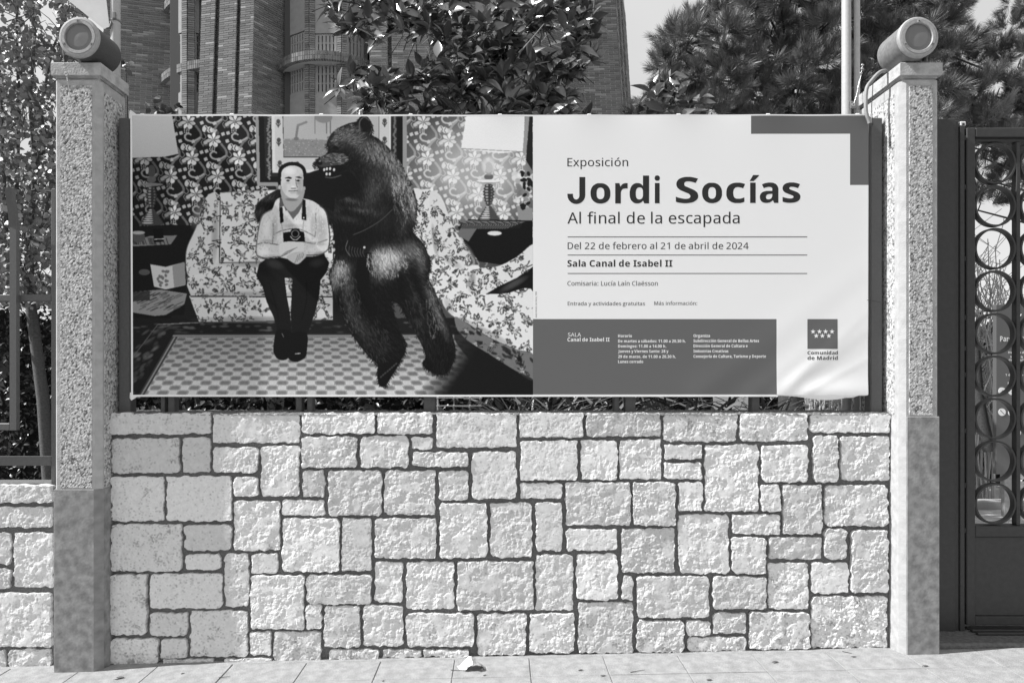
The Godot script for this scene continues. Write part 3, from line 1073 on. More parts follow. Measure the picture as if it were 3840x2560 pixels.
func build_fences() -> void:
	var paint := steel()
	var f := thing("steel_fence", "dark steel fence frame behind the banner, standing on the stone wall", "fence", Vector3(0, 1.32, -0.09))
	var top := at(0, 443, -0.06).y
	var foot := 1.315
	# end posts
	for e in [[443.0, 486.0], [3267.0, 3311.0]]:
		var a := at(e[0], 443, -0.05)
		var b := at(e[1], 443, -0.05)
		bar(f, "post", Vector3(a.x, foot, -0.12), Vector3(b.x, top, -0.05), paint, 0.005)
	# posts between, seen in the gap under the banner
	for e in [[601.0, 616.0], [628.0, 652.0], [1108.0, 1130.0], [1150.0, 1171.0], [1588.0, 1632.0], [2303.0, 2323.0], [2345.0, 2384.0], [2820.0, 2850.0]]:
		var a := at(e[0], 500, -0.07)
		var b := at(e[1], 500, -0.07)
		bar(f, "post", Vector3(a.x, foot, -0.13), Vector3(b.x, top - 0.05, -0.07), paint, 0.004)
	for y in [at(0, 452, -0.08).y, at(0, 1455, -0.08).y]:
		bar(f, "rail", Vector3(at(486, 0, -0.08).x + 0.002, y - 0.022, -0.118), Vector3(at(3267, 0, -0.08).x - 0.002, y + 0.022, -0.072), paint, 0.004)
	# brackets that hold the end posts to the pillars
	for y in [at(0, 528, -0.08).y, at(0, 1000, -0.08).y, at(0, 1472, -0.08).y]:
		bar(f, "bracket", Vector3(at(3311, 0, -0.06).x + 0.001, y - 0.03, -0.105), Vector3(2.125, y + 0.03, -0.065), paint, 0.003)
		bar(f, "bracket", Vector3(-2.132, y - 0.03, -0.105), Vector3(at(443, 0, -0.06).x - 0.001, y + 0.03, -0.065), paint, 0.003)
	# fence panel beyond the left pillar
	var lit := paint
	var g := thing("steel_fence", "grey steel fence panel with a bent upright, on the low wall at the left edge", "fence", Vector3(-2.6, 0.92, -0.06))
	var z := -0.03
	var x0 := at(34, 0, z).x
	var x1 := at(59, 0, z).x
	var y_bend := at(0, 850, z).y
	var y_top := at(0, 713, z).y
	var y_bot := at(0, 1613, z).y
	var up := MB.new()
	# upright of square tube, its top bent forward and to the right
	var w := 0.028
	var ring0 := [Vector3(x0, y_bot, z), Vector3(x1, y_bot, z), Vector3(x1, y_bot, z - w), Vector3(x0, y_bot, z - w)]
	var ring1 := [Vector3(x0, y_bend, z), Vector3(x1, y_bend, z), Vector3(x1, y_bend, z - w), Vector3(x0, y_bend, z - w)]
	var tip := Vector3(0.012, y_top - y_bend, 0.055)
	var rings := [ring0, ring1, [ring1[0] + tip, ring1[1] + tip, ring1[2] + tip, ring1[3] + tip]]
	for k in 2:
		for m in 4:
			up.quad(rings[k][m], rings[k][(m + 1) % 4], rings[k + 1][(m + 1) % 4], rings[k + 1][m])
	up.quad(rings[2][0], rings[2][1], rings[2][2], rings[2][3])
	up.quad(rings[0][3], rings[0][2], rings[0][1], rings[0][0])
	part(g, "bent_upright", up.mesh(), lit)
	bar(g, "lower_bar", Vector3(x0 - 0.9, y_bot, z - w), Vector3(x0 - 0.001, at(0, 1587, z).y, z), lit)
	var zr := z - w - 0.002
	bar(g, "rail", Vector3(-3.6, at(0, 1129, zr).y, zr - 0.04), Vector3(at(190, 0, zr).x - 0.001, at(0, 1104, zr).y, zr), paint)
	bar(g, "rail", Vector3(-3.6, at(0, 1746, zr).y, zr - 0.05), Vector3(at(190, 0, zr).x - 0.001, at(0, 1713, zr).y, zr), lit)
	bar(g, "post", Vector3(at(190, 0, zr).x, 0.905, zr - 0.05), Vector3(at(206, 0, zr).x, at(0, 706, zr).y, zr + 0.001), lit)
	bar(g, "post", Vector3(-3.1, 0.905, zr - 0.05), Vector3(-3.06, at(0, 706, zr).y, zr - 0.041), lit)

# ------------------------------------------------------------------ gate
func build_gate() -> void:
	var paint := mottled("gate_paint", 0.032, 0.045, 1.5, 0.55, 0.02, 0.03, 5)
	var gap := plain("gate_gap", 0.012, 0.9)
	var z := -0.15
	var g := thing("entrance_gate", "dark steel gate with a column of rings, right of the tall-plinth pillar", "gate", Vector3(2.75, 0.1, z))
	var foot := at(0, 2377, z).y
	var X := func(px: float) -> float: return at(px, 0, z).x
	var Y := func(py: float) -> float: return at(0, py, z).y
	# fixed jamb of folded sheet
	bar(g, "jamb", Vector3(X.call(3480.0), foot, z - 0.12), Vector3(X.call(3586.0), Y.call(444.0), z), paint, 0.004)
	bar(g, "jamb_strip", Vector3(X.call(3586.0) + 0.001, foot - 0.01, z - 0.1), Vector3(X.call(3603.0), Y.call(446.0), z - 0.012), paint, 0.003)
	bar(g, "jamb_strip", Vector3(X.call(3603.0) + 0.001, foot - 0.01, z - 0.1), Vector3(X.call(3622.0), Y.call(470.0), z - 0.004), paint, 0.003)
	# hinges bridge the gap between jamb and leaf
	var hx0: float = X.call(3622.0) + 0.0005
	var hx1: float = X.call(3627.0) - 0.0005
	for py: float in [515.0, 700.0, 968.0, 1189.0, 1306.0, 1405.0, 1615.0, 1820.0, 1990.0]:
		bar(g, "hinge", Vector3(hx0, Y.call(py + 9.0), z - 0.05), Vector3(hx1, Y.call(py - 9.0), z - 0.006), paint, 0.001)
	# leaf: stiles, rails, lower sheet
	var top: float = Y.call(478.0)
	bar(g, "leaf_stile", Vector3(X.call(3627.0), Y.call(2345.0), z - 0.08), Vector3(X.call(3660.0), top, z), paint, 0.004)
	bar(g, "leaf_top_rail", Vector3(X.call(3660.0) + 0.001, Y.call(513.0), z - 0.08), Vector3(4.1, top, z), paint, 0.004)
	bar(g, "inner_rail", Vector3(X.call(3667.0) + 0.001, Y.call(526.0), z - 0.06), Vector3(4.1, Y.call(513.0) - 0.001, z - 0.02), paint, 0.002)
	bar(g, "inner_stile", Vector3(X.call(3660.0) + 0.001, Y.call(1973.0), z - 0.06), Vector3(X.call(3667.0), Y.call(513.0) - 0.001, z - 0.02), paint, 0.002)
	bar(g, "leaf_middle_rail", Vector3(X.call(3660.0) + 0.001, Y.call(2014.0), z - 0.08), Vector3(4.1, Y.call(1973.0), z - 0.003), paint, 0.004)
	bar(g, "lower_sheet", Vector3(X.call(3660.0) + 0.001, Y.call(2312.0), z - 0.05), Vector3(4.1, Y.call(2014.0) - 0.001, z - 0.018), paint, 0.003)
	bar(g, "leaf_bottom_rail", Vector3(X.call(3660.0) + 0.001, Y.call(2345.0), z - 0.08), Vector3(4.1, Y.call(2312.0) - 0.001, z - 0.006), paint, 0.003)
	# mullions between the columns of rings
	var pitch: float = X.call(3824.0) - X.call(3667.0)
	for k in 3:
		var mx: float = X.call(3824.0) + k * (pitch + 0.0225)
		bar(g, "mullion", Vector3(mx, Y.call(1973.0) + 0.0005, z - 0.06), Vector3(mx + 0.0225, Y.call(526.0) - 0.0005, z - 0.02), paint, 0.002)
	# rings
	var ring := MB.new()
	var ro := 78.0 * (STAND - z) / FOCAL
	ring.lathe(Transform3D(), [Vector2(ro - 0.0105, -0.022), Vector2(ro - 0.001, -0.022), Vector2(ro, -0.021), Vector2(ro, 0.013), Vector2(ro - 0.001, 0.014), Vector2(ro - 0.0105, 0.014), Vector2(ro - 0.0105, -0.022)], 48)
	var rm := ring.mesh()
	for col in 2:
		for k in 9:
			var o := part(g, "ring", rm, paint)
			o.position = Vector3(X.call(3746.0) + col * (pitch + 0.0225), Y.call(607.0 + k * 160.6), z - 0.035) - g.position
	# sensor box on top
	var box := bar(g, "sensor_box", Vector3(X.call(3608.0), Y.call(468.0), z - 0.05), Vector3(X.call(3629.0), Y.call(452.0), z - 0.01), plain("white_plastic", 0.7, 0.5), 0.003)
	bar(box, "sensor_eye", Vector3(X.call(3614.0), Y.call(467.0), z - 0.0098), Vector3(X.call(3623.0), Y.call(459.0), z - 0.007), plain("sensor_black", 0.03, 0.4), 0.001)
	# threshold: two steel tracks in a concrete sill
	var sill := mottled("sill", 0.10, 0.2, 1.5, 1.0, 0.3, 0.04, 5)
	bar(g, "sill", Vector3(2.33, -0.1, -0.45), Vector3(4.2, ground_y(2.6) + 0.022, 0.03), sill, 0.01)
	for k in 3:
		bar(g, "track", Vector3(X.call(3640.0), ground_y(2.6) + 0.023, -0.2 + k * 0.045), Vector3(4.15, ground_y(2.6) + 0.037, -0.175 + k * 0.045), paint, 0.004)

# ------------------------------------------------------------------ floodlights
func floodlight(label: String, px: float, py: float, zf: float, length: float, body_mat: Material) -> void:
	var c := at(px, py, zf)
	var t := thing("floodlight", label, "floodlight", Vector3(c.x, c.y - 0.108, zf - length * 0.5), "cylindrical floodlights on the pillars")
	var tr := Transform3D(Basis(), Vector3(c.x, c.y, 0))
	var r := 0.101
	var metal := mottled("bezel_metal", 0.30, 0.44, 3.0, 0.55, 0.02, 0.03, 4)
	var b := MB.new()
	b.lathe(tr, [Vector2(0.0, zf - length), Vector2(r - 0.012, zf - length), Vector2(r, zf - length + 0.012), Vector2(r, zf - 0.03), Vector2(r + 0.002, zf - 0.028), Vector2(r + 0.002, zf - 0.022), Vector2(r - 0.01, zf - 0.02)], 56)
	part(t, "barrel", b.mesh(), body_mat)
	var ring := MB.new()
	ring.lathe(tr, [Vector2(r - 0.012, zf - 0.022), Vector2(r + 0.004, zf - 0.02), Vector2(r + 0.005, zf - 0.008), Vector2(r - 0.001, zf), Vector2(0.090, zf + 0.002), Vector2(0.0895, zf - 0.001), Vector2(0.0885, zf - 0.001), Vector2(0.088, zf + 0.003), Vector2(0.073, zf + 0.003), Vector2(0.071, zf), Vector2(0.070, zf - 0.022)], 64)
	var bez := part(t, "bezel", ring.mesh(), metal)
	# three clips with ribs and a screw
	for k in 3:
		var a := deg_to_rad(90.0 + 120.0 * k)
		for m in 5:
			var rib := MB.new()
			var tb := Transform3D(Basis(Vector3(0, 0, 1), a - PI * 0.5 + (m - 2) * 0.045), Vector3.ZERO)
			var p := tr * (tb * Vector3(0, 0.0805, zf + 0.0035))
			rib.obox(Transform3D(tb.basis, p), Vector3(0.0007, 0.0075, 0.0012), 0.0004)
			part(bez, "clip_rib", rib.mesh(), metal)
		var sc := MB.new()
		sc.lathe(Transform3D(Basis(), tr * (Transform3D(Basis(Vector3(0, 0, 1), a - PI * 0.5), Vector3.ZERO) * Vector3(0, 0.0805, 0))), [Vector2(0.003, zf), Vector2(0.003, zf + 0.0055), Vector2(0.0, zf + 0.006)], 10)
		part(bez, "screw", sc.mesh(), plain("screw_dark", 0.06, 0.4, 0.5))
	var refl := MB.new()
	refl.lathe(tr, [Vector2(0.070, zf - 0.012), Vector2(0.058, zf - 0.06), Vector2(0.02, zf - 0.09), Vector2(0.0, zf - 0.092)], 48)
	for k in refl.n.size():
		refl.n[k] = -refl.n[k]
	part(t, "reflector", refl.mesh(), plain("reflector_grey", 0.30, 0.45, 0.3))
	var glass := MB.new()
	glass.lathe(tr, [Vector2(0.0708, zf - 0.012), Vector2(0.0708, zf - 0.008), Vector2(0.05, zf - 0.004), Vector2(0.0, zf - 0.002)], 48)
	var gm := StandardMaterial3D.new()
	gm.albedo_color = Color(0.5, 0.5, 0.5, 0.85)
	gm.transparency = BaseMaterial3D.TRANSPARENCY_ALPHA
	gm.roughness = 0.35
	part(t, "glass", glass.mesh(), gm)
	# saddle on the pillar cap
	var sd := MB.new()
	sd.box(Vector3(c.x - 0.04, c.y - r - 0.013, zf - length * 0.75), Vector3(c.x + 0.04, c.y - r + 0.006, zf - length * 0.35), 0.003)
	part(t, "saddle", sd.mesh(), body_mat)

func build_floodlights() -> void:
	var dark := mottled("barrel_dark", 0.05, 0.085, 3.0, 0.6, 0.03, 0.05, 4)
	var worn := mottled("barrel_worn", 0.13, 0.24, 3.2, 0.8, 0.05, 0.02, 6)
	floodlight("dark cylindrical floodlight with pale bezel on the left pillar", 292, 137, 0.165, 0.235, dark)
	floodlight("weathered grey cylindrical floodlight on the right pillar", 3447, 137, 0.165, 0.225, worn)

# ------------------------------------------------------------------ flagpoles
func build_flagpoles() -> void:
	var pale := mottled("pole_paint", 0.42, 0.5, 2.0, 0.45, 0.0, 0.03, 4)
	var grey_m := plain("pole_clip", 0.2, 0.5)
	var z := -0.3
	var p := at(432, 0, z)
	var t := thing("flagpole", "pale flagpole with a flag clip behind the left pillar", "flagpole", Vector3(p.x, -0.12, z))
	var m := MB.new()
	m.tube([Vector3(p.x, -0.12, z), Vector3(p.x, 6.0, z)], [0.027], 20)
	part(t, "pole", m.mesh(), pale)
	var cl := MB.new()
	var q := at(428, 58, z + 0.03)
	cl.box(q - Vector3(0.009, 0.02, 0.006), q + Vector3(0.009, 0.02, 0.01), 0.003)
	part(t, "cleat", cl.mesh(), grey_m)
	var rg := MB.new()
	rg.lathe(Transform3D(Basis(Vector3.RIGHT, PI * 0.5), Vector3(p.x, at(0, 80, z).y, z)), [Vector2(0.0275, -0.005), Vector2(0.031, -0.004), Vector2(0.031, 0.004), Vector2(0.0275, 0.005)], 20)
	part(t, "clip_ring", rg.mesh(), grey_m)
	var rp := at(3175, 0, -0.2)
	var t2 := thing("flagpole", "pale flagpole of two tubes rising behind the right end of the banner", "flagpole", Vector3(rp.x, -0.12, -0.33))
	var za := -0.335
	var a := at(3175, 0, za)
	var b := at(3215, 0, za)
	var m1 := MB.new()
	m1.tube([Vector3(a.x, -0.12, za), Vector3(a.x, 6.5, za)], [0.0265], 20)
	part(t2, "pole", m1.mesh(), pale)
	var m2 := MB.new()
	m2.tube([Vector3(b.x, -0.12, za), Vector3(b.x, 6.5, za)], [0.0165], 16)
	part(t2, "side_tube", m2.mesh(), pale)
	var pl := at(3202, 393, za + 0.03)
	bar(t2, "lug_plate", pl - Vector3(0.018, 0.022, 0.003), pl + Vector3(0.018, 0.022, 0.003), grey_m, 0.002)
	# flag: white cloth whose lower corner is clipped to the left pole
	var zf := -0.27
	var fl := thing("flag", "white flag hanging at the top left, its lower corner clipped to the pole", "flag", at(395, 100, zf))
	var edge := [at(150, -80, zf), at(253, 0, zf), at(330, 62, zf), at(376, 100, zf), at(390, 108, zf), at(402, 104, zf), at(408, 92, zf), at(404, 60, zf), at(397, 0, zf), at(392, -80, zf)]
	var poly := PackedVector2Array()
	for e in edge:
		poly.append(Vector2(e.x, e.y))
	poly.append(Vector2(edge[-1].x, edge[-1].y + 0.9))
	poly.append(Vector2(edge[0].x - 0.25, edge[0].y + 0.9))
	var cloth := MB.new()
	cloth.flat = true
	cloth.prism(poly, -0.002, 0.0)
	for k in cloth.v.size():
		var v := cloth.v[k]
		cloth.v[k] = Vector3(v.x, v.y, zf + v.z)
	var cm := mottled("flag_cloth", 0.72, 0.8, 1.0, 0.9, 0.0, 0.02, 3)
	part(fl, "cloth", cloth.mesh(), cm)
	var tie := MB.new()
	tie.tube([at(398, 106, zf + 0.012), at(410, 104, zf + 0.012), at(416, 86, zf + 0.005), at(413, 79, zf)], [0.006, 0.008, 0.006, 0.004], 8)
	part(fl, "corner_tie", tie.mesh(), plain("tie_grey", 0.12, 0.6))

# ------------------------------------------------------------------ cables
func build_cables() -> void:
	var zinc := plain("zinc", 0.55, 0.35, 0.7)
	var black := plain("cable_black", 0.03, 0.6)
	var z := 0.118
	var t := thing("stay_cable", "thin wire with clamps hanging over the front of the left pillar", "cable", at(262, 330, z))
	var pts := [at(231, 170, z + 0.045), at(235, 200, z + 0.03), at(238, 233, z + 0.006), at(250, 285, z), at(259, 350, z), at(268, 400, z), at(280, 421, z - 0.01)]
	var w := MB.new()
	w.tube(pts, [0.0016], 6)
	part(t, "wire", w.mesh(), zinc)
	for k in [[238.0, 240.0], [241.0, 254.0], [246.0, 272.0], [249.0, 282.0]]:
		var c := MB.new()
		var p := at(k[0], k[1], z + 0.002)
		c.obox(Transform3D(Basis(Vector3(0, 0, 1), 0.2), p), Vector3(0.0065, 0.0035, 0.004), 0.001)
		part(t, "clamp", c.mesh(), zinc)
	var sl := MB.new()
	sl.tube([at(250, 290, z), at(253, 306, z)], [0.0038], 8)
	part(t, "sleeve", sl.mesh(), zinc)
	var sl2 := MB.new()
	sl2.tube([at(268, 394, z), at(270, 408, z)], [0.0036], 8)
	part(t, "sleeve", sl2.mesh(), zinc)
	var zr := -0.27
	var r := thing("stay_cable", "short wire with a turnbuckle fixed to the right flagpole", "cable", at(3210, 340, zr))
	var w2 := MB.new()
	w2.tube([at(3236, 240, zr), at(3232, 272, zr), at(3222, 320, zr), at(3212, 360, zr), at(3203, 388, zr)], [0.0018], 6)
	part(r, "wire", w2.mesh(), zinc)
	for k in [[3236.0, 243.0], [3234.0, 257.0], [3230.0, 274.0]]:
		var c := MB.new()
		c.obox(Transform3D(Basis(Vector3(0, 0, 1), -0.2), at(k[0], k[1], zr + 0.002)), Vector3(0.007, 0.004, 0.004), 0.001)
		part(r, "clamp", c.mesh(), zinc)
	var tb := MB.new()
	tb.tube([at(3226, 300, zr), at(3219, 330, zr)], [0.0045], 8)
	part(r, "turnbuckle", tb.mesh(), zinc)
	var hk := MB.new()
	hk.lathe(Transform3D(Basis(), at(3201, 392, zr + 0.004)), [Vector2(0.006, -0.003), Vector2(0.01, -0.003), Vector2(0.01, 0.003), Vector2(0.006, 0.003), Vector2(0.006, -0.003)], 14)
	part(r, "shackle", hk.mesh(), zinc)
	# ribbed conduit from the right floodlight down behind the banner
	var cd := thing("conduit", "ribbed grey conduit looping down from the right floodlight", "conduit", at(3258, 430, -0.02))
	var curve := Curve3D.new()
	curve.add_point(at(3322, 266, -0.01), Vector3.ZERO, Vector3(-0.04, 0.0, 0.01))
	curve.add_point(at(3262, 312, 0.0), Vector3(0.035, 0.04, 0), Vector3(-0.025, -0.03, 0))
	curve.add_point(at(3248, 400, 0.01), Vector3(0, 0.06, 0), Vector3(0, -0.05, 0))
	curve.add_point(at(3262, 462, 0.012), Vector3(-0.006, 0.03, 0), Vector3.ZERO)
	curve.bake_interval = 0.0035
	var bp := curve.get_baked_points()
	var cp := []
	var cr := []
	for k in bp.size():
		cp.append(bp[k])
		cr.append(0.0105 if k % 2 == 0 else 0.0088)
	var hose := MB.new()
	hose.tube(cp, cr, 12)
	part(cd, "hose", hose.mesh(), mottled("conduit_grey", 0.26, 0.34, 4.0, 0.6))
	# two thin black cables on the right pillar's side
	var bc := thing("power_cable", "thin black cable running down the inner side of the right pillar", "cable", at(3270, 420, -0.05))
	var w3 := MB.new()
	w3.tube([at(3276, 285, -0.06) , at(3274, 330, -0.06), at(3270, 400, -0.055), at(3273, 470, -0.05)], [0.0022], 6)
	part(bc, "wire", w3.mesh(), black)
	var bw := thing("loose_wire", "thin black wire from the banner's right edge to the pillar", "wire", at(3290, 1132, 0.0))
	var w4 := MB.new()
	w4.tube([at(3254, 1125, 0.004), at(3290, 1130, -0.01), at(3320, 1134, -0.02), at(3352, 1138, -0.005)], [0.0018], 6)
	part(bw, "strand", w4.mesh(), black)

# ------------------------------------------------------------------ litter
func on_pavement(px: float, py: float) -> Vector3:
	# where the line of sight meets the sloping pavement
	var d := EYE / ((py - AXIS_Y) / FOCAL + SLOPE * (px - AXIS_X) / FOCAL)
	return Vector3((px - AXIS_X) * d / FOCAL, SLOPE * (px - AXIS_X) * d / FOCAL, STAND - d)

func build_litter() -> void:
	var o := on_pavement(1776, 2508)
	var t := thing("crumpled_paper", "crumpled white paper scrap on the pavement at the foot of the wall", "litter", o)
	# a torn sheet folded over itself: a ridge that runs back to front, creased all over
	var crease := fnoise(64, 38.0, 2, FastNoiseLite.TYPE_CELLULAR)
	crease.cellular_return_type = FastNoiseLite.RETURN_DISTANCE
	var wob := fnoise(65, 22.0, 2)
	for half in 2:
		var m := MB.new()
		m.flat = true
		var nx := 9
		var nz := 8
		for j in nz + 1:
			for k in nx + 1:
				var u := float(k) / nx
				var v := float(j) / nz - 0.5
				var sx := u * (0.07 if half == 0 else 0.085) * (1.0 - 0.35 * absf(v) * u)
				var px := -0.012 + (-sx if half == 0 else sx) + v * 0.03 + wob.get_noise_2d(u * 0.1, v * 0.1 + half) * 0.008
				var pz := v * (0.085 - 0.03 * u) + wob.get_noise_2d(v * 0.1 + 4.0, u * 0.1 + half) * 0.012 - (0.0 if half == 0 else 0.012 * u)
				var ridge := 0.062 * (1.0 - 0.55 * absf(v + 0.1))
				var py := ridge * pow(1.0 - u, 1.25 if half == 0 else 0.8) * (1.0 if half == 0 else 1.0 - 0.25 * u) + 0.004
				py += crease.get_noise_2d(px + half, pz) * 0.005 + (0.01 * sin(u * 5.0) * u if half == 1 else 0.0)
				m.vert(o + Vector3(px, maxf(py, 0.003), pz))
		for j in nz:
			for k in nx:
				var q := j * (nx + 1) + k
				if half == 0:
					m.tris(q, q + nx + 2, q + 1)
					m.tris(q, q + nx + 1, q + nx + 2)
				else:
					m.tris(q, q + 1, q + nx + 2)
					m.tris(q, q + nx + 2, q + nx + 1)
		part(t, "sheet" if half == 0 else "folded_flap", m.mesh(), mottled("paper_white", 0.5, 0.72, 9.0, 0.85, 0.1, 0.02, 4, 0.04) if half == 0 else mottled("paper_printed", 0.18, 0.62, 14.0, 0.85, 0.0, 0.02, 3))
	# dry leaves and twigs
	var leafm := mottled("dry_leaf", 0.05, 0.13, 9.0, 0.8)
	var spots := [
		[500, 2541, 0.09, 0.1, "long dark curled leaf on the pavement below the left end of the wall"],
		[705, 2525, 0.035, 0.3, "small ragged dry leaf on the pavement, second from the left"],
		[1450, 2551, 0.024, 1.2, "small upright dry leaf at the lower edge, left of the paper scrap"],
		[1835, 2531, 0.028, 0.5, "small dry leaf just right of the paper scrap"],
		[2200, 2512, 0.035, 0.1, "dry leaf with a raised point right of the middle of the pavement"],
		[2292, 2534, 0.05, 0.05, "flat dark dry leaf across a paving joint under the wall"],
		[2690, 2549, 0.045, 0.0, "flat dry leaf at the lower edge below the text side of the banner"],
		[2940, 2481, 0.055, 0.25, "largest curled dry leaf on the right half of the pavement"],
		[3232, 2463, 0.05, 0.0, "thin dry leaf beside the foot of the right pillar"],
		[3500, 2497, 0.045, 0.1, "dry leaf on the pavement in front of the right pillar"],
	]
	for sp in spots:
		var p := on_pavement(sp[0], sp[1])
		var f := thing("fallen_leaf", sp[4], "leaf", p, "dry leaves on the pavement")
		var m := leaf_mesh(sp[2], sp[2] * 0.34, 0.35, 0.25)
		var q := part(f, "blade", m, leafm)
		q.transform = Transform3D(Basis(Vector3(0, 1, 0), -PI * 0.5 + sp[3]) * Basis(Vector3(1, 0, 0), 0.05), Vector3(-sp[2] * 0.5, 0.003, 0))
	var twigm := plain("twig_dark", 0.05, 0.9)
	for tw in [[820, 2542, 862, 2538, "thin dry twig on the pavement below the left part of the wall"], [1690, 2513, 1726, 2516, "thin dry twig just left of the paper scrap"], [2365, 2522, 2418, 2513, "thin dry twig on the middle right of the pavement"], [3160, 2444, 3196, 2452, "thin dry twig at the wall foot near the right pillar"]]:
		var a := on_pavement(tw[0], tw[1])
		var b := on_pavement(tw[2], tw[3])
		var f := thing("twig", tw[4], "twig", a, "twigs on the pavement")
		var m := MB.new()
		m.tube([a + Vector3(0, 0.003, 0), (a + b) * 0.5 + Vector3(0, 0.005, 0.004), b + Vector3(0, 0.003, 0)], [0.0018, 0.0015, 0.0008], 5)
		part(f, "stem", m.mesh(), twigm)

# a leaf blade from the origin along +z... length, width, fold, curl
func leaf_mesh(length: float, width: float, fold: float, curl: float) -> ArrayMesh:
	var m := MB.new()
	var prof := [0.0, 0.55, 0.92, 1.0, 0.8, 0.42, 0.0]
	var n := prof.size()
	for k in n:
		var u := float(k) / (n - 1)
		var w: float = width * 0.5 * prof[k]
		var y := -curl * length * u * u
		var z := length * u
		var up := Vector3(0, 1, 2.0 * curl * u).normalized()
		m.vert(Vector3(-w, y + fold * w, z), (up + Vector3(fold, 0, 0)).normalized())
		m.vert(Vector3(0, y, z), up)
		m.vert(Vector3(w, y + fold * w, z), (up - Vector3(fold, 0, 0)).normalized())
	for k in n - 1:
		var a := k * 3
		for s in 2:
			m.i.append_array(PackedInt32Array([a + s, a + s + 1, a + s + 4, a + s, a + s + 4, a + s + 3]))
	return m.mesh()

# ------------------------------------------------------------------ banner
const BZ := -0.022            # plane of the banner

# depth of the vinyl at a point: hung on a frame, slack towards the lower right
func vinyl(x: float, y: float) -> float:
	var z := BZ
	var px := x * FOCAL / (STAND - BZ) + AXIS_X
	var py := (EYE - y) * FOCAL / (STAND - BZ) + AXIS_Y
	z += 0.0035 * sin(px * 0.0021 + 0.6) * sin(py * 0.0032)
	# long diagonal creases from the lower hem towards the upper right
	for c in [[2905.0, 1490.0, 0.80, -0.60, 30.0, 0.005, 420.0], [2800.0, 1500.0, 0.78, -0.62, 42.0, 0.0035, 600.0], [2960.0, 1440.0, 0.74, -0.67, 22.0, 0.0035, 330.0], [2600.0, 1490.0, 0.8, -0.6, 55.0, 0.0035, 520.0], [3010.0, 1478.0, 0.88, -0.47, 16.0, 0.003, 190.0]]:
		var dx: float = px - c[0]
		var dy: float = py - c[1]
		var t: float = dx * c[2] + dy * c[3]
		var s: float = -dx * c[3] + dy * c[2]
		if t > -40.0:
			z += c[5] * exp(-s * s / (c[4] * c[4])) * exp(-maxf(t, 0.0) / c[6]) * smoothstep(-40.0, 40.0, t)
	# pulls below the ties along the top, above the hem below
	for k in 9:
		var tx := 533.0 + k * 335.5
		var ddx := (px - tx) / 90.0
		z += 0.003 * exp(-ddx * ddx) * exp(-(py - 432.0) / 45.0)
		var ex := (px - tx - 160.0) / 110.0
		z -= 0.0025 * exp(-ex * ex) * exp(-(py - 432.0) / 60.0)
	# belly of the slack lower right corner
	var bx := (px - 3120.0) / 150.0
	var by := (py - 1470.0) / 40.0
	z += 0.01 * exp(-bx * bx - by * by)
	return z

func vinyl_at(px: float, py: float, lift: float) -> Vector3:
	var p := at(px, py, BZ)
	p.z = vinyl(p.x, p.y) + lift
	return p

func vinyl_normal(px: float, py: float) -> Vector3:
	var a := vinyl_at(px - 4.0, py, 0.0)
	var b := vinyl_at(px + 4.0, py, 0.0)
	var c := vinyl_at(px, py - 4.0, 0.0)
	var d := vinyl_at(px, py + 4.0, 0.0)
	return (b - a).cross(c - d).normalized()

func vinyl_patch(px0: float, py0: float, px1: float, py1: float, lift := 0.0, step := 14.0) -> ArrayMesh:
	var m := MB.new()
	var nx := maxi(1, int(ceil((px1 - px0) / step)))
	var ny := maxi(1, int(ceil((py1 - py0) / step)))
	for j in ny + 1:
		for k in nx + 1:
			var px := lerpf(px0, px1, float(k) / nx)
			var py := lerpf(py0, py1, float(j) / ny)
			m.vert(vinyl_at(px, py, lift), vinyl_normal(px, py), Vector2(float(k) / nx, float(j) / ny))
	for j in ny:
		for k in nx:
			var a := j * (nx + 1) + k
			m.i.append_array(PackedInt32Array([a, a + 1, a + nx + 2, a, a + nx + 2, a + nx + 1]))
	return m.mesh()

var fonts := {}
func font(bold: bool) -> Font:
	if not fonts.has(bold):
		var f := SystemFont.new()
		f.font_names = PackedStringArray(["Droid Sans"])
		f.font_weight = 700 if bold else 400
		fonts[bold] = f
	return fonts[bold]

var baselines := {}
func text_shape(s: String, bold: bool, spacing: float) -> Array:
	# vertices with the baseline at y = 0, capital height 1; returns [mesh arrays, width]
	var t := TextMesh.new()
	t.font = font(bold)
	t.font_size = 48
	t.pixel_size = 1.0 / 48.0
	t.depth = 0.0
	t.curve_step = 0.6
	t.text = s
	if not baselines.has(bold):
		var h := TextMesh.new()
		h.font = font(bold)
		h.font_size = 48
		h.pixel_size = 1.0 / 48.0
		h.depth = 0.0
		h.text = "H"
		var bb := h.get_aabb()
		baselines[bold] = [bb.position.y, bb.size.y]
	var arr := t.surface_get_arrays(0)
	var bl: Array = baselines[bold]
	var v: PackedVector3Array = arr[Mesh.ARRAY_VERTEX]
	var lo := INF
	var hi := -INF
	for k in v.size():
		lo = minf(lo, v[k].x)
		hi = maxf(hi, v[k].x)
	for k in v.size():
		v[k] = Vector3((v[k].x - lo) / (hi - lo), (v[k].y - bl[0]) / bl[1], v[k].z)
	return [v, arr[Mesh.ARRAY_INDEX]]

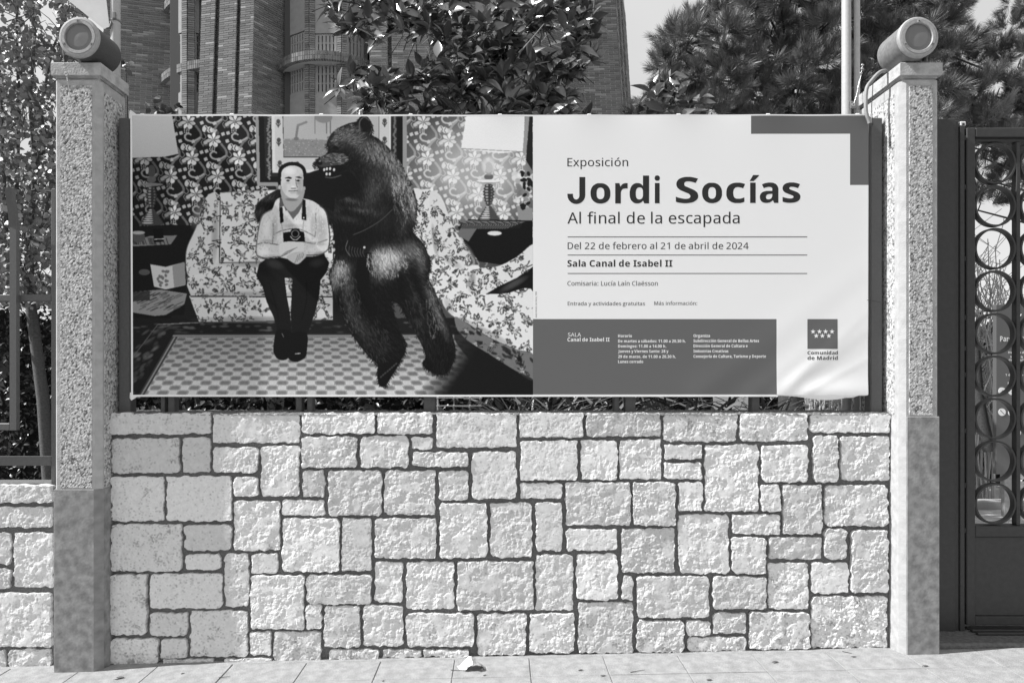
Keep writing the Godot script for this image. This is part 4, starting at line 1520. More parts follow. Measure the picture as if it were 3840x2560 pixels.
# a line of print: left, baseline, right, capital height, all in survey units
func print_line(owner_node: Node3D, s: String, x0: float, base: float, x1: float, cap: float, bold: bool, mat: Material, upright := true, tilt := 0.0) -> void:
	var sh := text_shape(s, bold, 0.0)
	var v: PackedVector3Array = sh[0]
	var n := PackedVector3Array()
	for k in v.size():
		var px := lerpf(x0, x1, v[k].x)
		var py := base - v[k].y * cap + tilt * (px - x0)
		if not upright:
			px = x0 - (v[k].y * cap) * -1.0 - cap
			px = base - (1.0 - v[k].y) * cap
			px = base - v[k].y * cap
			py = lerpf(x0, x1, v[k].x)
		v[k] = vinyl_at(px, py, 0.0004)
		n.append(vinyl_normal(px, py))
	var idx: PackedInt32Array = sh[1]
	# keep the triangles that face the street
	var keep := PackedInt32Array()
	for k in range(0, idx.size(), 3):
		var a := v[idx[k]]
		var b := v[idx[k + 1]]
		var c := v[idx[k + 2]]
		var f := (b.x - a.x) * (c.y - a.y) - (b.y - a.y) * (c.x - a.x)
		if f < -1e-12:
			keep.append_array(PackedInt32Array([idx[k], idx[k + 1], idx[k + 2]]))
	var arr := []
	arr.resize(Mesh.ARRAY_MAX)
	arr[Mesh.ARRAY_VERTEX] = v
	arr[Mesh.ARRAY_NORMAL] = n
	arr[Mesh.ARRAY_INDEX] = keep
	var m := ArrayMesh.new()
	m.add_surface_from_arrays(Mesh.PRIMITIVE_TRIANGLES, arr)
	part(owner_node, "lettering", m, mat)

func vinyl_mat(key: String, l: float) -> StandardMaterial3D:
	var m := plain(key, l, 0.6)
	m.metallic_specular = 0.25
	return m

func build_banner() -> void:
	var b := thing("exhibition_banner", "wide exhibition banner, black and white photo left and printed text right, above the stone wall", "banner", at(1875, 1482, BZ))
	var white := vinyl_mat("vinyl_white", 0.9)
	var dark := vinyl_mat("ink_grey", 0.145)
	var ink := vinyl_mat("ink_black", 0.035)
	# the printed photograph
	var pm := StandardMaterial3D.new()
	pm.albedo_texture = ImageTexture.create_from_image(paint_photograph())
	pm.roughness = 0.6
	pm.metallic_specular = 0.25
	part(b, "printed_photograph", vinyl_patch(496, 435, 1999, 1480), pm, "printed photo of a seated man and a bear on a floral sofa")
	# white hems round the photograph
	part(b, "hem", vinyl_patch(489, 429, 1999, 435), white)
	part(b, "hem", vinyl_patch(489, 1480, 1999, 1487), white)
	part(b, "hem", vinyl_patch(489, 435, 496, 1480), white)
	# text side: grey corner angle, white field, grey bar
	part(b, "corner_angle", vinyl_patch(2817, 434, 3257, 502), dark)
	part(b, "corner_angle", vinyl_patch(3188, 502, 3257, 694), dark)
	part(b, "vinyl_sheet", vinyl_patch(1999, 429, 3257, 434), white)
	part(b, "vinyl_sheet", vinyl_patch(1999, 434, 2817, 502), white)
	part(b, "vinyl_sheet", vinyl_patch(1999, 502, 3188, 694), white)
	part(b, "vinyl_sheet", vinyl_patch(1999, 694, 3257, 1196), white)
	part(b, "grey_bar", vinyl_patch(1999, 1196, 2913, 1479, 0.0, 6.0), dark)
	part(b, "vinyl_sheet", vinyl_patch(2913, 1196, 3257, 1479, 0.0, 5.0), white)
	part(b, "hem", vinyl_patch(1999, 1479, 2913, 1487), white)
	part(b, "hem", drooping_hem(), white)
	# the edges turned back round the frame
	var fold := MB.new()
	for seg in [[489.0, 429.0, 3257.0, 429.0], [3257.0, 429.0, 3257.0, 1480.0], [489.0, 1487.0, 489.0, 429.0]]:
		var n := 90
		for k in n:
			var p := vinyl_at(lerpf(seg[0], seg[2], float(k) / n), lerpf(seg[1], seg[3], float(k) / n), 0.0)
			var q := vinyl_at(lerpf(seg[0], seg[2], float(k + 1) / n), lerpf(seg[1], seg[3], float(k + 1) / n), 0.0)
			var back := Vector3(0, 0, -0.045)
			fold.quad(q, p, p + back, q + back)
	part(b, "turned_edge", fold.mesh(), white)
	# loose tails at the corners
	for c in [[489.0, 432.0, -1.0, -1.0], [489.0, 1484.0, -1.0, 1.0]]:
		var m := MB.new()
		m.flat = true
		var o := vinyl_at(c[0], c[1], -0.004)
		var sx: float = 0.0014 * c[2]
		var sy: float = -0.0014 * c[3]
		m.tri(o + Vector3(-28 * sx, 0, 0), o + Vector3(0, 26 * sy * 0.4, 0.006), o + Vector3(6 * sx, -14 * sy, 0.0))
		m.tri(o + Vector3(-28 * sx, 0, 0), o + Vector3(-4 * sx, 18 * sy, 0.012), o + Vector3(0, 26 * sy * 0.4, 0.006))
		m.tri(o + Vector3(0, 26 * sy * 0.4, 0.006), o + Vector3(-4 * sx, 18 * sy, 0.012), o + Vector3(9 * sx, 6 * sy, 0.0))
		m.tri(o + Vector3(6 * sx, -14 * sy, 0.0), o + Vector3(0, 26 * sy * 0.4, 0.006), o + Vector3(9 * sx, 6 * sy, -0.004))
		part(b, "corner_tail", m.mesh(), white)
	# ties over the top rail
	for k in 9:
		var p := vinyl_at(533.0 + k * 335.5, 430.0, 0.0)
		var m := MB.new()
		m.obox(Transform3D(Basis(), p + Vector3(0, 0.002, -0.012)), Vector3(0.012, 0.005, 0.012), 0.0035)
		part(b, "tie", m.mesh(), white)
	# print
	print_line(b, "Exposición", 2128, 623, 2356, 31, false, ink)
	# the J of the name has a straight stem and a hook that stays on the line
	var jp := PackedVector2Array([Vector2(2173, 663), Vector2(2195, 663), Vector2(2195, 728)])
	for k in 13:
		var ang := PI * k / 12.0
		jp.append(Vector2(2161.5 + cos(ang) * 33.5, 731 + sin(ang) * 33.5))
	jp.append(Vector2(2128, 726))
	jp.append(Vector2(2149, 726))
	for k in 13:
		var ang := PI - PI * k / 12.0
		jp.append(Vector2(2161 + cos(ang) * 12, 732 + sin(ang) * 15.5))
	var jm := MB.new()
	var ji := Geometry2D.triangulate_polygon(jp)
	for k in range(0, ji.size(), 3):
		var ja := vinyl_at(jp[ji[k]].x, jp[ji[k]].y, 0.0004)
		var jb := vinyl_at(jp[ji[k + 1]].x, jp[ji[k + 1]].y, 0.0004)
		var jc := vinyl_at(jp[ji[k + 2]].x, jp[ji[k + 2]].y, 0.0004)
		if (jb - ja).cross(jc - ja).z > 0.0:
			jm.tri(ja, jb, jc)
		else:
			jm.tri(ja, jc, jb)
	part(b, "lettering", jm.mesh(), ink)
	for g in [["o", 2214.9, 2289.3], ["r", 2307.6, 2354.2], ["d", 2361.8, 2434.7], ["i", 2455.5, 2475.0], ["S", 2535.0, 2618.9], ["o", 2633.6, 2708.2], ["c", 2724.4, 2794.8], ["í", 2812.2, 2847.4], ["a", 2849.9, 2919.4], ["s", 2935.3, 3002.0]]:
		print_line(b, g[0], g[1], 763.0 - 0.003 * (g[1] - 2128.0), g[2], 99, true, ink)
	print_line(b, "Al final de la escapada", 2128, 838, 2774, 42, false, ink)
	for r in [[888.0, 886.0], [956.0, 954.0], [1025.0, 1023.0]]:
		part(b, "rule", vinyl_patch(2129, r[0] - 1.3, 3028, r[0] + 1.3, 0.0004), ink)
	print_line(b, "Del 22 de febrero al 21 de abril de 2024", 2129, 934, 2808, 25, false, ink)
	print_line(b, "Sala Canal de Isabel II", 2128, 1000, 2522, 25, true, ink)
	print_line(b, "Comisaria: Lucía Laín Claësson", 2128, 1071, 2467, 17, false, ink)
	print_line(b, "Entrada y actividades gratuitas", 2129, 1145, 2419, 14, false, ink)
	print_line(b, "Más información:", 2454, 1144, 2615, 14, false, ink)
	print_line(b, "Autorretrato con Feroz, 1985", 1191, 2013, 1093, 6, false, ink, false)
	var pale := vinyl_mat("ink_reversed", 0.9)
	print_line(b, "SALA", 2130, 1262, 2179, 14.5, false, pale)
	print_line(b, "Canal de Isabel II", 2128, 1280, 2286, 14, true, pale)
	var left := [["Horario", 1264.5, 2370], ["De martes a sábados: 11.00 a 20.30 h.", 1284, 2572], ["Domingos: 11.00 a 14.00 h.", 1303, 2499], ["Jueves y Viernes Santo: 28 y", 1322, 2507], ["29 de marzo, de 11.00 a 20.30 h.", 1342, 2535], ["Lunes cerrado", 1361, 2412]]
	for l in left:
		print_line(b, l[0], 2318, l[1], l[2], 11, true, pale)
	var right := [["Organiza", 1264, 2663], ["Subdirección General de Bellas Artes", 1283, 2847], ["Dirección General de Cultura e", 1302, 2804], ["Industrias Creativas", 1321.5, 2732], ["Consejería de Cultura, Turismo y Deporte", 1341, 2873]]
	for l in right:
		print_line(b, l[0], 2601, l[1], l[2], 11, true, pale)
	# emblem: grey square with seven stars, name below
	var em := part(b, "emblem", vinyl_patch(3029, 1196, 3142, 1308, 0.0004, 5.0), dark, "grey square with seven white stars")
	for s in [[3050, 1243], [3074, 1243], [3097, 1243], [3121, 1243], [3062, 1259], [3085, 1259], [3109, 1259]]:
		var m := MB.new()
		m.flat = true
		var ctr := vinyl_at(s[0], s[1], 0.0008)
		for k in 10:
			var ra := 10.0 if k % 2 == 0 else 4.0
			var rb := 4.0 if k % 2 == 0 else 10.0
			var a0 := -PI * 0.5 + TAU * k / 10.0
			var a1 := -PI * 0.5 + TAU * (k + 1) / 10.0
			m.tri(ctr, vinyl_at(s[0] + cos(a1) * rb, s[1] + sin(a1) * rb, 0.0008), vinyl_at(s[0] + cos(a0) * ra, s[1] + sin(a0) * ra, 0.0008))
		part(em, "star", m.mesh(), pale)
	print_line(b, "Comunidad", 3029, 1329, 3143, 13, true, ink)
	print_line(b, "de Madrid", 3029, 1349, 3143, 14, true, ink)

# the lower hem right of the grey bar sags and curls
func drooping_hem() -> ArrayMesh:
	var m := MB.new()
	var n := 60
	for k in n + 1:
		var u := float(k) / n
		var px := lerpf(2913.0, 3257.0, u)
		var sag: float = 4.0 + 17.0 * exp(-pow((u - 0.55) / 0.28, 2.0)) - 3.0 * smoothstep(0.85, 1.0, u) + 1.5 * sin(u * 40.0) * smoothstep(0.6, 0.8, u)
		for j in 4:
			var t := j / 3.0
			var p := vinyl_at(px, 1479.0 + sag * t, -0.012 * t * t)
			m.vert(p, Vector3(0, -0.5 * t, 1).normalized())
	for k in n:
		for j in 3:
			var a := k * 4 + j
			m.i.append_array(PackedInt32Array([a, a + 4, a + 5, a, a + 5, a + 1]))
	return m.mesh()

# ------------------------------------------------------------------ the print: a man and a bear on a floral sofa
const PW := 1056
const PH := 732
const PS := 0.7008          # texture cells per survey unit
var pb := PackedFloat32Array()
var pr := PackedByteArray()
var prn := RandomNumberGenerator.new()

func p_poly(pts: Array, tone: float, id := 0, smooth := false, alpha := 1.0, tone2 := -1.0, clip := 0) -> void:
	var q := PackedVector2Array()
	var n := pts.size()
	for k in n:
		var p: Vector2 = Vector2(pts[k][0] - 496.0, pts[k][1] - 435.0) * PS
		if smooth:
			var p0 := Vector2(pts[(k + n - 1) % n][0] - 496.0, pts[(k + n - 1) % n][1] - 435.0) * PS
			var p2 := Vector2(pts[(k + 1) % n][0] - 496.0, pts[(k + 1) % n][1] - 435.0) * PS
			var p3 := Vector2(pts[(k + 2) % n][0] - 496.0, pts[(k + 2) % n][1] - 435.0) * PS
			for s in 6:
				q.append(p.cubic_interpolate(p2, p0, p3, s / 6.0))
		else:
			q.append(p)
	var ylo := INF
	var yhi := -INF
	for p in q:
		ylo = minf(ylo, p.y)
		yhi = maxf(yhi, p.y)
	for y in range(maxi(0, int(ylo)), mini(PH - 1, int(yhi) + 1) + 1):
		var fy := y + 0.5
		var xs := []
		for k in q.size():
			var a := q[k]
			var b := q[(k + 1) % q.size()]
			if (a.y <= fy) != (b.y <= fy):
				xs.append(a.x + (fy - a.y) / (b.y - a.y) * (b.x - a.x))
		xs.sort()
		var tn := tone
		if tone2 >= 0.0:
			tn = lerpf(tone, tone2, clampf((fy - ylo) / (yhi - ylo), 0.0, 1.0))
		for k in range(0, xs.size() - 1, 2):
			for x in range(maxi(0, int(ceil(xs[k] - 0.5))), mini(PW - 1, int(floor(xs[k + 1] - 0.5))) + 1):
				var o := y * PW + x
				if clip > 0 and pr[o] != clip:
					continue
				pb[o] = lerpf(pb[o], tn, alpha)
				if id > 0:
					pr[o] = id

func p_ell(cx: float, cy: float, rx: float, ry: float, rot: float, tone: float, alpha := 1.0, soft := 0.15, clip := 0) -> void:
	var x := (cx - 496.0) * PS
	var y := (cy - 435.0) * PS
	var ax := rx * PS
	var ay := ry * PS
	var r := maxf(ax, ay) + 1.0
	var ca := cos(rot)
	var sa := sin(rot)
	for j in range(maxi(0, int(y - r)), mini(PH - 1, int(y + r)) + 1):
		for i in range(maxi(0, int(x - r)), mini(PW - 1, int(x + r)) + 1):
			var dx := i + 0.5 - x
			var dy := j + 0.5 - y
			var u := (dx * ca + dy * sa) / ax
			var v := (-dx * sa + dy * ca) / ay
			var d := u * u + v * v
			if d < 1.0:
				var o := j * PW + i
				if clip > 0 and pr[o] != clip:
					continue
				pb[o] = lerpf(pb[o], tone, alpha * clampf((1.0 - d) / soft, 0.0, 1.0))

func p_line(x0: float, y0: float, x1: float, y1: float, w: float, tone: float, alpha := 1.0, clip := 0) -> void:
	var a := Vector2(x0 - 496.0, y0 - 435.0) * PS
	var b := Vector2(x1 - 496.0, y1 - 435.0) * PS
	var r := maxf(w * PS * 0.5, 0.5)
	var n := maxi(1, int(a.distance_to(b) / maxf(r * 0.8, 0.6)))
	for k in n + 1:
		var p := a.lerp(b, float(k) / n)
		for j in range(maxi(0, int(p.y - r)), mini(PH - 1, int(p.y + r)) + 1):
			for i in range(maxi(0, int(p.x - r)), mini(PW - 1, int(p.x + r)) + 1):
				var o := j * PW + i
				if clip > 0 and pr[o] != clip:
					continue
				var dx := i + 0.5 - p.x
				var dy := j + 0.5 - p.y
				if dx * dx + dy * dy <= r * r + 0.3:
					pb[o] = lerpf(pb[o], tone, alpha)

func p_curve(pts: Array, w: float, tone: float, alpha := 1.0, clip := 0) -> void:
	var n := pts.size()
	for k in n - 1:
		var p0 := Vector2(pts[maxi(k - 1, 0)][0], pts[maxi(k - 1, 0)][1])
		var p1 := Vector2(pts[k][0], pts[k][1])
		var p2 := Vector2(pts[k + 1][0], pts[k + 1][1])
		var p3 := Vector2(pts[mini(k + 2, n - 1)][0], pts[mini(k + 2, n - 1)][1])
		var last := p1
		for s in 6:
			var q := p1.cubic_interpolate(p2, p0, p3, (s + 1) / 6.0)
			p_line(last.x, last.y, q.x, q.y, w, tone, alpha, clip)
			last = q

func wallpaper_motif(x: float, y: float) -> void:
	# trailing vine with a lily, a twin bloom, a scrolled leaf and berries
	p_curve([[x + 30, y + 16], [x + 48, y + 42], [x + 46, y + 62], [x + 30, y + 78], [x + 20, y + 96], [x + 17, y + 120]], 9, 0.42)
	p_curve([[x + 44, y + 60], [x + 20, y + 72], [x - 4, y + 68], [x - 12, y + 54], [x - 2, y + 44], [x + 10, y + 48]], 7, 0.62)
	p_ell(x + 2, y + 56, 8, 9, 0.4, 0.12)
	for k in 7:
		var a := TAU * k / 7.0 + 0.3
		p_ell(x + cos(a) * 16, y + sin(a) * 15, 14, 7, a, 0.70 + 0.07 * (k % 3))
	for k in 7:
		var a := TAU * k / 7.0 + 0.75
		p_line(x + cos(a) * 5, y + sin(a) * 5, x + cos(a) * 20, y + sin(a) * 19, 2.2, 0.25)
	p_ell(x + 7, y + 18, 10, 9, 0, 0.78)
	p_ell(x + 3, y + 1, 5, 4, 0.5, 0.4)
	p_ell(x + 64, y + 26, 11, 14, 0.3, 0.72)
	p_ell(x + 82, y + 30, 11, 13, -0.3, 0.76)
	p_curve([[x + 66, y + 17], [x + 72, y + 27], [x + 66, y + 36]], 3, 0.2)
	p_curve([[x + 84, y + 21], [x + 79, y + 31], [x + 84, y + 40]], 3, 0.25)
	p_curve([[x + 60, y + 44], [x + 68, y + 56], [x + 60, y + 66], [x + 52, y + 60]], 4, 0.45)
	p_curve([[x + 90, y + 46], [x + 98, y + 56], [x + 92, y + 64]], 4, 0.4)
	for s in [[-26, 42], [36, -22], [52, 4], [-30, 10], [100, 6], [24, 104]]:
		for k in 4:
			var a := TAU * k / 4.0 + 0.4
			p_ell(x + s[0] + cos(a) * 4, y + s[1] + sin(a) * 4, 4.5, 4, 0, 0.68)
	for k in 9:
		p_ell(x - 14 + (k % 3) * 8 + prn.randf() * 3, y + 28 + (k / 3) * 6, 2.6, 2.6, 0, 0.7)
	p_ell(x + 66, y + 82, 12, 9, 0.5, 0.3)
	p_ell(x + 76, y + 76, 9, 7, -0.4, 0.28)
	p_curve([[x + 58, y + 92], [x + 50, y + 78], [x + 54, y + 70]], 3, 0.5)
	p_curve([[x + 58, y + 92], [x + 60, y + 76], [x + 68, y + 68]], 3, 0.45)
	p_ell(x + 12, y + 100, 7, 9, 0.2, 0.66)
	p_ell(x + 30, y + 110, 7, 8, 0.2, 0.3)

func sofa_motif(x: float, y: float, s: float, clip: int) -> void:
	# dark printed bouquet on pale cloth
	for k in 12:
		var a := prn.randf() * TAU
		var r := s * sqrt(prn.randf()) * 0.8
		p_ell(x + cos(a) * r, y + sin(a) * r * 0.9, s * prn.randf_range(0.14, 0.3), s * prn.randf_range(0.07, 0.14), prn.randf() * PI, prn.randf_range(0.1, 0.42), 0.95, 0.3, clip)
	for k in 4:
		var a := prn.randf() * TAU
		p_ell(x + cos(a) * s * 0.3, y + sin(a) * s * 0.25, s * 0.22, s * 0.18, 0, 0.68, 1.0, 0.3, clip)
		p_ell(x + cos(a) * s * 0.3, y + sin(a) * s * 0.25, s * 0.09, s * 0.07, 0, 0.35, 1.0, 0.3, clip)
	for k in 5:
		var a := prn.randf() * TAU
		var bx := x + cos(a) * s * 0.8
		var by := y + sin(a) * s * 0.8
		var h := prn.randf_range(-1.0, 1.0)
		p_curve([[x + cos(a) * s * 0.4, y + sin(a) * s * 0.4], [bx, by], [bx + cos(a + h) * s * 0.5, by + sin(a + h) * s * 0.5], [bx + cos(a + h * 2.6) * s * 0.35, by + sin(a + h * 2.6) * s * 0.35]], 3.0, 0.22, 0.9, clip)

func scatter_sofa(x0: float, y0: float, x1: float, y1: float, n: int, s: float, clip: int) -> void:
	for k in n:
		sofa_motif(prn.randf_range(x0, x1), prn.randf_range(y0, y1), s * prn.randf_range(0.7, 1.2), clip)
	for k in n * 5:
		var x := prn.randf_range(x0, x1)
		var y := prn.randf_range(y0, y1)
		var a := prn.randf() * TAU
		p_line(x, y, x + cos(a) * 8, y + sin(a) * 6, 1.8, prn.randf_range(0.3, 0.55), 0.8, clip)

func brass_lamp(x: float, y: float, dim: float) -> void:
	# knob, dish, stacked body and stepped foot
	p_ell(x, y - 170, 16, 24, 0, 0.3 * dim)
	p_ell(x - 16, y - 172, 6, 14, 0.1, 0.7 * dim)
	p_ell(x, y - 138, 18, 12, 0, 0.38 * dim)
	p_ell(x, y - 120, 46, 6, 0, 0.5 * dim)
	for k in 7:
		var w: float = [16.0, 20.0, 23.0, 22.0, 20.0, 17.0, 12.0][k]
		p_ell(x, y - 104 + k * 11, w, 8, 0, 0.22 * dim)
		p_ell(x - w * 0.35, y - 106 + k * 11, w * 0.3, 3.5, 0, 0.62 * dim)
		p_ell(x + w * 0.5, y - 105 + k * 11, w * 0.18, 3, 0, 0.45 * dim)
	for k in 7:
		var w := 14.0 + k * 6.0
		p_ell(x, y - 22 + k * 8, w, 8, 0, 0.28 * dim)
		p_ell(x - w * 0.3, y - 24 + k * 8, w * 0.45, 3, 0, 0.75 * dim)

const BEAR := [[1184, 610], [1198, 592], [1219, 582], [1233, 561], [1228, 534], [1242, 505], [1271, 479], [1312, 461], [1338, 456], [1353, 437], [1373, 433], [1392, 454], [1401, 484], [1394, 503], [1423, 522], [1470, 563], [1505, 610], [1528, 657], [1551, 703], [1566, 761], [1564, 820], [1550, 866], [1580, 901], [1606, 948], [1618, 995], [1608, 1041], [1634, 1100], [1664, 1170], [1697, 1251], [1711, 1310], [1704, 1356], [1680, 1397], [1645, 1405], [1604, 1384], [1587, 1362], [1598, 1333], [1575, 1275], [1534, 1205], [1501, 1146], [1471, 1132], [1481, 1181], [1501, 1240], [1522, 1280], [1522, 1321], [1501, 1356], [1475, 1403], [1446, 1446], [1425, 1442], [1416, 1403], [1418, 1368], [1382, 1333], [1336, 1275], [1301, 1216], [1270, 1146], [1248, 1088], [1235, 1030], [1252, 983], [1259, 936], [1252, 878], [1242, 808], [1219, 767], [1166, 745], [1141, 715], [1143, 668], [1166, 647], [1196, 636]]

func paint_photograph() -> Image:
	prn.seed = 99
	pb.resize(PW * PH)
	pr.resize(PW * PH)
	pb.fill(0.13)
	pr.fill(0)
	# wallpaper
	for r in range(-3, 10):
		for c in range(-6, 12):
			var x := 705.0 + c * 177.0 + r * 96.0 - 177.0 * floorf(r * 96.0 / 177.0)
			var y := 457.0 + r * 68.0
			if x > 380 and x < 2080 and y < 960:
				wallpaper_motif(x, y)
	# the right half is washed out by its lamp, the left half lies dim
	for j in PH:
		for i in PW:
			var x := i / PS + 496.0
			var y := j / PS + 435.0
			var o := j * PW + i
			if x > 1440.0:
				var d := Vector2((x - 1790.0) / 260.0, (y - 640.0) / 210.0).length()
				var k := clampf(1.15 - d * 0.75, 0.28, 0.85)
				pb[o] = lerpf(pb[o], 0.86, k * 0.8)
			elif x < 640.0:
				pb[o] *= 0.72
	# framed picture behind
	p_poly([[958, 430], [1528, 430], [1528, 640], [1540, 698], [965, 698]], 0.55)
	p_poly([[970, 430], [1512, 430], [1512, 684], [976, 684]], 0.09)
	p_poly([[990, 430], [1490, 430], [1490, 662], [996, 662]], 0.16)
	for k in 40:
		var ry := 435.0 + k * 6.0
		p_ell(1004 + prn.randf() * 10, ry, 6, 4, prn.randf() * 3, 0.45)
		p_ell(1478 + prn.randf() * 8, ry, 5, 4, prn.randf() * 3, 0.4)
	p_poly([[1018, 430], [1468, 430], [1468, 648], [1022, 648]], 0.78)
	p_poly([[1030, 430], [1462, 430], [1462, 636], [1034, 636]], 0.72)
	p_poly([[1060, 430], [1424, 430], [1424, 590], [1064, 590]], 0.1)
	p_poly([[1062, 430], [1422, 430], [1422, 588], [1066, 588]], 0.64)
	p_poly([[1062, 520], [1422, 530], [1422, 588], [1066, 588]], 0.5)
	for k in 260:
		p_ell(prn.randf_range(1066, 1420), prn.randf_range(520, 586), 2.5, 2, 0, prn.randf_range(0.35, 0.72), 0.8)
	p_line(1118, 470, 1112, 510, 9, 0.45)
	p_line(1118, 470, 1150, 458, 9, 0.48)
	p_ell(1112, 520, 10, 7, 0, 0.42)
	for x in [1182, 1226, 1240]:
		p_line(x, 436, x, 500, 3, 0.42)
	p_ell(1215, 440, 34, 22, 0, 0.5)
	for t in [[1044, 455], [1046, 525], [1050, 610], [1116, 614], [1182, 614], [1444, 452], [1444, 520]]:
		p_ell(t[0], t[1], 8, 9, 0, 0.3)
		p_line(t[0], t[1], t[0], t[1] + 22, 3, 0.25)
		p_line(t[0] - 8, t[1] + 8, t[0], t[1] + 20, 3, 0.25)
		p_line(t[0] + 8, t[1] + 8, t[0], t[1] + 20, 3, 0.25)
	# left lamp
	p_poly([[490, 430], [645, 430], [669, 577], [620, 588], [560, 590], [490, 592]], 0.74, 0, false, 1.0, 0.68)
	brass_lamp(568, 812, 0.85)
	# right lamp and shade
	p_poly([[1752, 430], [1972, 430], [1966, 566], [1880, 574], [1800, 564], [1732, 554]], 0.86)
	p_line(1734, 556, 1964, 568, 2, 0.5)
	p_poly([[1974, 430], [1990, 430], [1975, 590], [1964, 570]], 0.55)
	p_poly([[1990, 430], [2002, 430], [2002, 640], [1976, 600]], 0.14)
	brass_lamp(1836, 800, 1.0)
	p_ell(1836, 678, 48, 6, 0, 0.85)
	p_ell(1836, 620, 30, 40, 0, 0.8, 0.8, 0.6)
	# vase of flowers at the right edge
	p_poly([[1942, 770], [2002, 780], [2002, 850], [1950, 850]], 0.52)
	for k in 26:
		p_ell(prn.randf_range(1915, 2000), prn.randf_range(650, 760), prn.randf_range(8, 17), prn.randf_range(7, 13), prn.randf() * 3, prn.randf_range(0.3, 0.85), 0.9, 0.4)
	for k in 20:
		p_ell(prn.randf_range(1960, 2000), prn.randf_range(640, 780), 10, 6, prn.randf() * 3, 0.12)
	# side tables
	p_poly([[490, 850], [640, 842], [735, 845], [740, 880], [700, 1000], [690, 1180], [490, 1190]], 0.1)
	p_poly([[490, 905], [560, 885], [664, 882], [640, 916], [490, 924]], 0.45)
	for k in 30:
		var tx := prn.randf_range(492, 640)
		p_line(tx, 892, tx + 8, 916, 2, 0.2)
	p_ell(518, 888, 26, 22, 0, 0.3)
	p_ell(518, 872, 26, 7, 0, 0.6)
	p_poly([[574, 858], [610, 858], [614, 906], [578, 908]], 0.06)
	p_line(578, 897, 613, 895, 3, 0.7)
	p_poly([[1720, 850], [1760, 822], [2002, 826], [2002, 1010], [1800, 980], [1750, 920]], 0.09)
	p_poly([[1716, 880], [1745, 826], [1975, 830], [1900, 858], [1790, 858], [1760, 905]], 0.4)
	for k in 26:
		var tx := 1724.0 + k * 9.0
		p_curve([[tx, 830 + (k % 3) * 4], [tx + 10, 842], [tx - 4, 856]], 2.5, 0.15)
	p_ell(1858, 874, 28, 9, 0, 0.8)
	# leaflets and box on the floor at the left
	p_poly([[562, 990], [620, 1000], [690, 982], [695, 1068], [620, 1085], [576, 1074]], 0.7)
	p_poly([[645, 996], [692, 982], [696, 1066], [652, 1076]], 0.52)
	for k in 14:
		p_ell(prn.randf_range(590, 636), prn.randf_range(1015, 1070), 7, 5, prn.randf() * 3, 0.4)
	p_poly([[490, 1095], [600, 1085], [700, 1100], [690, 1140], [620, 1180], [578, 1184], [490, 1170]], 0.5)
	p_poly([[490, 1095], [560, 1090], [560, 1125], [490, 1130]], 0.2)
	for k in 60:
		var lx := prn.randf_range(495, 660)
		var ly := prn.randf_range(1105, 1165)
		p_line(lx, ly, lx + 26, ly - 12, 1.6, 0.24, 0.8)
	p_ell(540, 1020, 22, 12, 0, 0.3)
	# floor, rug border and field
	p_poly([[490, 1190], [760, 1195], [1998, 1190], [2002, 1490], [490, 1490]], 0.12, 9)
	for k in 90:
		p_ell(prn.randf_range(500, 1900), prn.randf_range(1208, 1246), prn.randf_range(8, 24), 5, 0, prn.randf_range(0.2, 0.5), 0.5, 0.8)
	for k in 60:
		var u := prn.randf()
		p_ell(lerpf(640, 500, u) - prn.randf_range(10, 90), lerpf(1230, 1480, u), prn.randf_range(10, 24), prn.randf_range(5, 10), -0.6, prn.randf_range(0.18, 0.5), 0.5, 0.8)
	p_line(590, 1216, 760, 1208, 3, 0.5)
	p_line(590, 1216, 490, 1345, 3, 0.35)
	p_line(700, 1208, 1060, 1206, 2, 0.3)
	for j in range(int((1252 - 435) * PS), PH):
		for i in PW:
			var x := i / PS + 496.0
			var y := j / PS + 435.0
			var left := 645.0 + (y - 1258.0) * -0.58
			if x < left:
				continue
			var o := j * PW + i
			var k := y - 420.0
			var r := 57800.0 / k
			var s := (x - 1131.0) / k * 844.0 / 30.0
			var fr := absf(r - roundf(r))
			var fs := absf(s - roundf(s))
			var on := posmod(int(roundf(r)) + int(roundf(s)), 2) == 0
			var tone := 0.30 + 0.16 * (1.0 if fr > 0.36 else 0.0) + 0.1 * (1.0 if fs > 0.44 else 0.0)
			var lift := clampf((y - 1260.0) / 190.0, 0.0, 1.0)
			if on and fr < 0.42 and fs < 0.42:
				tone = 0.52 + 0.22 * lift
			else:
				tone += 0.04 + 0.12 * lift
			tone += prn.randf_range(-0.05, 0.05)
			if x < left + 22.0 or y < 1262.0:
				tone = 0.22 if fposmod((x - left) / 7.0 if y >= 1262.0 else y / 5.0, 2.0) < 1.0 else 0.5
			# under the armchair
			var sh := clampf(((x - 1660.0) * 0.75 + (y - 1330.0) * 0.5) / 90.0, 0.0, 1.0)
			pb[o] = lerpf(tone, 0.10, sh)
			pr[o] = 8
	# sofa
	p_poly([[826, 722], [930, 716], [1045, 711], [1150, 716], [1250, 740], [1250, 1010], [826, 1010]], 0.80, 1)
	p_poly([[770, 742], [826, 745], [826, 1000], [800, 1035], [720, 1045], [696, 1000], [700, 930], [735, 850]], 0.76, 2, true)
	p_poly([[1545, 721], [1586, 710], [1618, 715], [1627, 785], [1645, 948], [1604, 966], [1551, 901]], 0.8, 1, true)
	p_poly([[1613, 727], [1645, 724], [1667, 756], [1688, 814], [1720, 880], [1767, 948], [1762, 992], [1720, 1009], [1674, 985], [1645, 957], [1625, 878]], 0.78, 2, true)
	p_poly([[810, 1000], [985, 985], [1250, 985], [1250, 1045], [700, 1045]], 0.78, 1)
	p_poly([[704, 1040], [1250, 1034], [1250, 1108], [716, 1112], [700, 1070]], 0.78, 2, false, 1.0, 0.7)
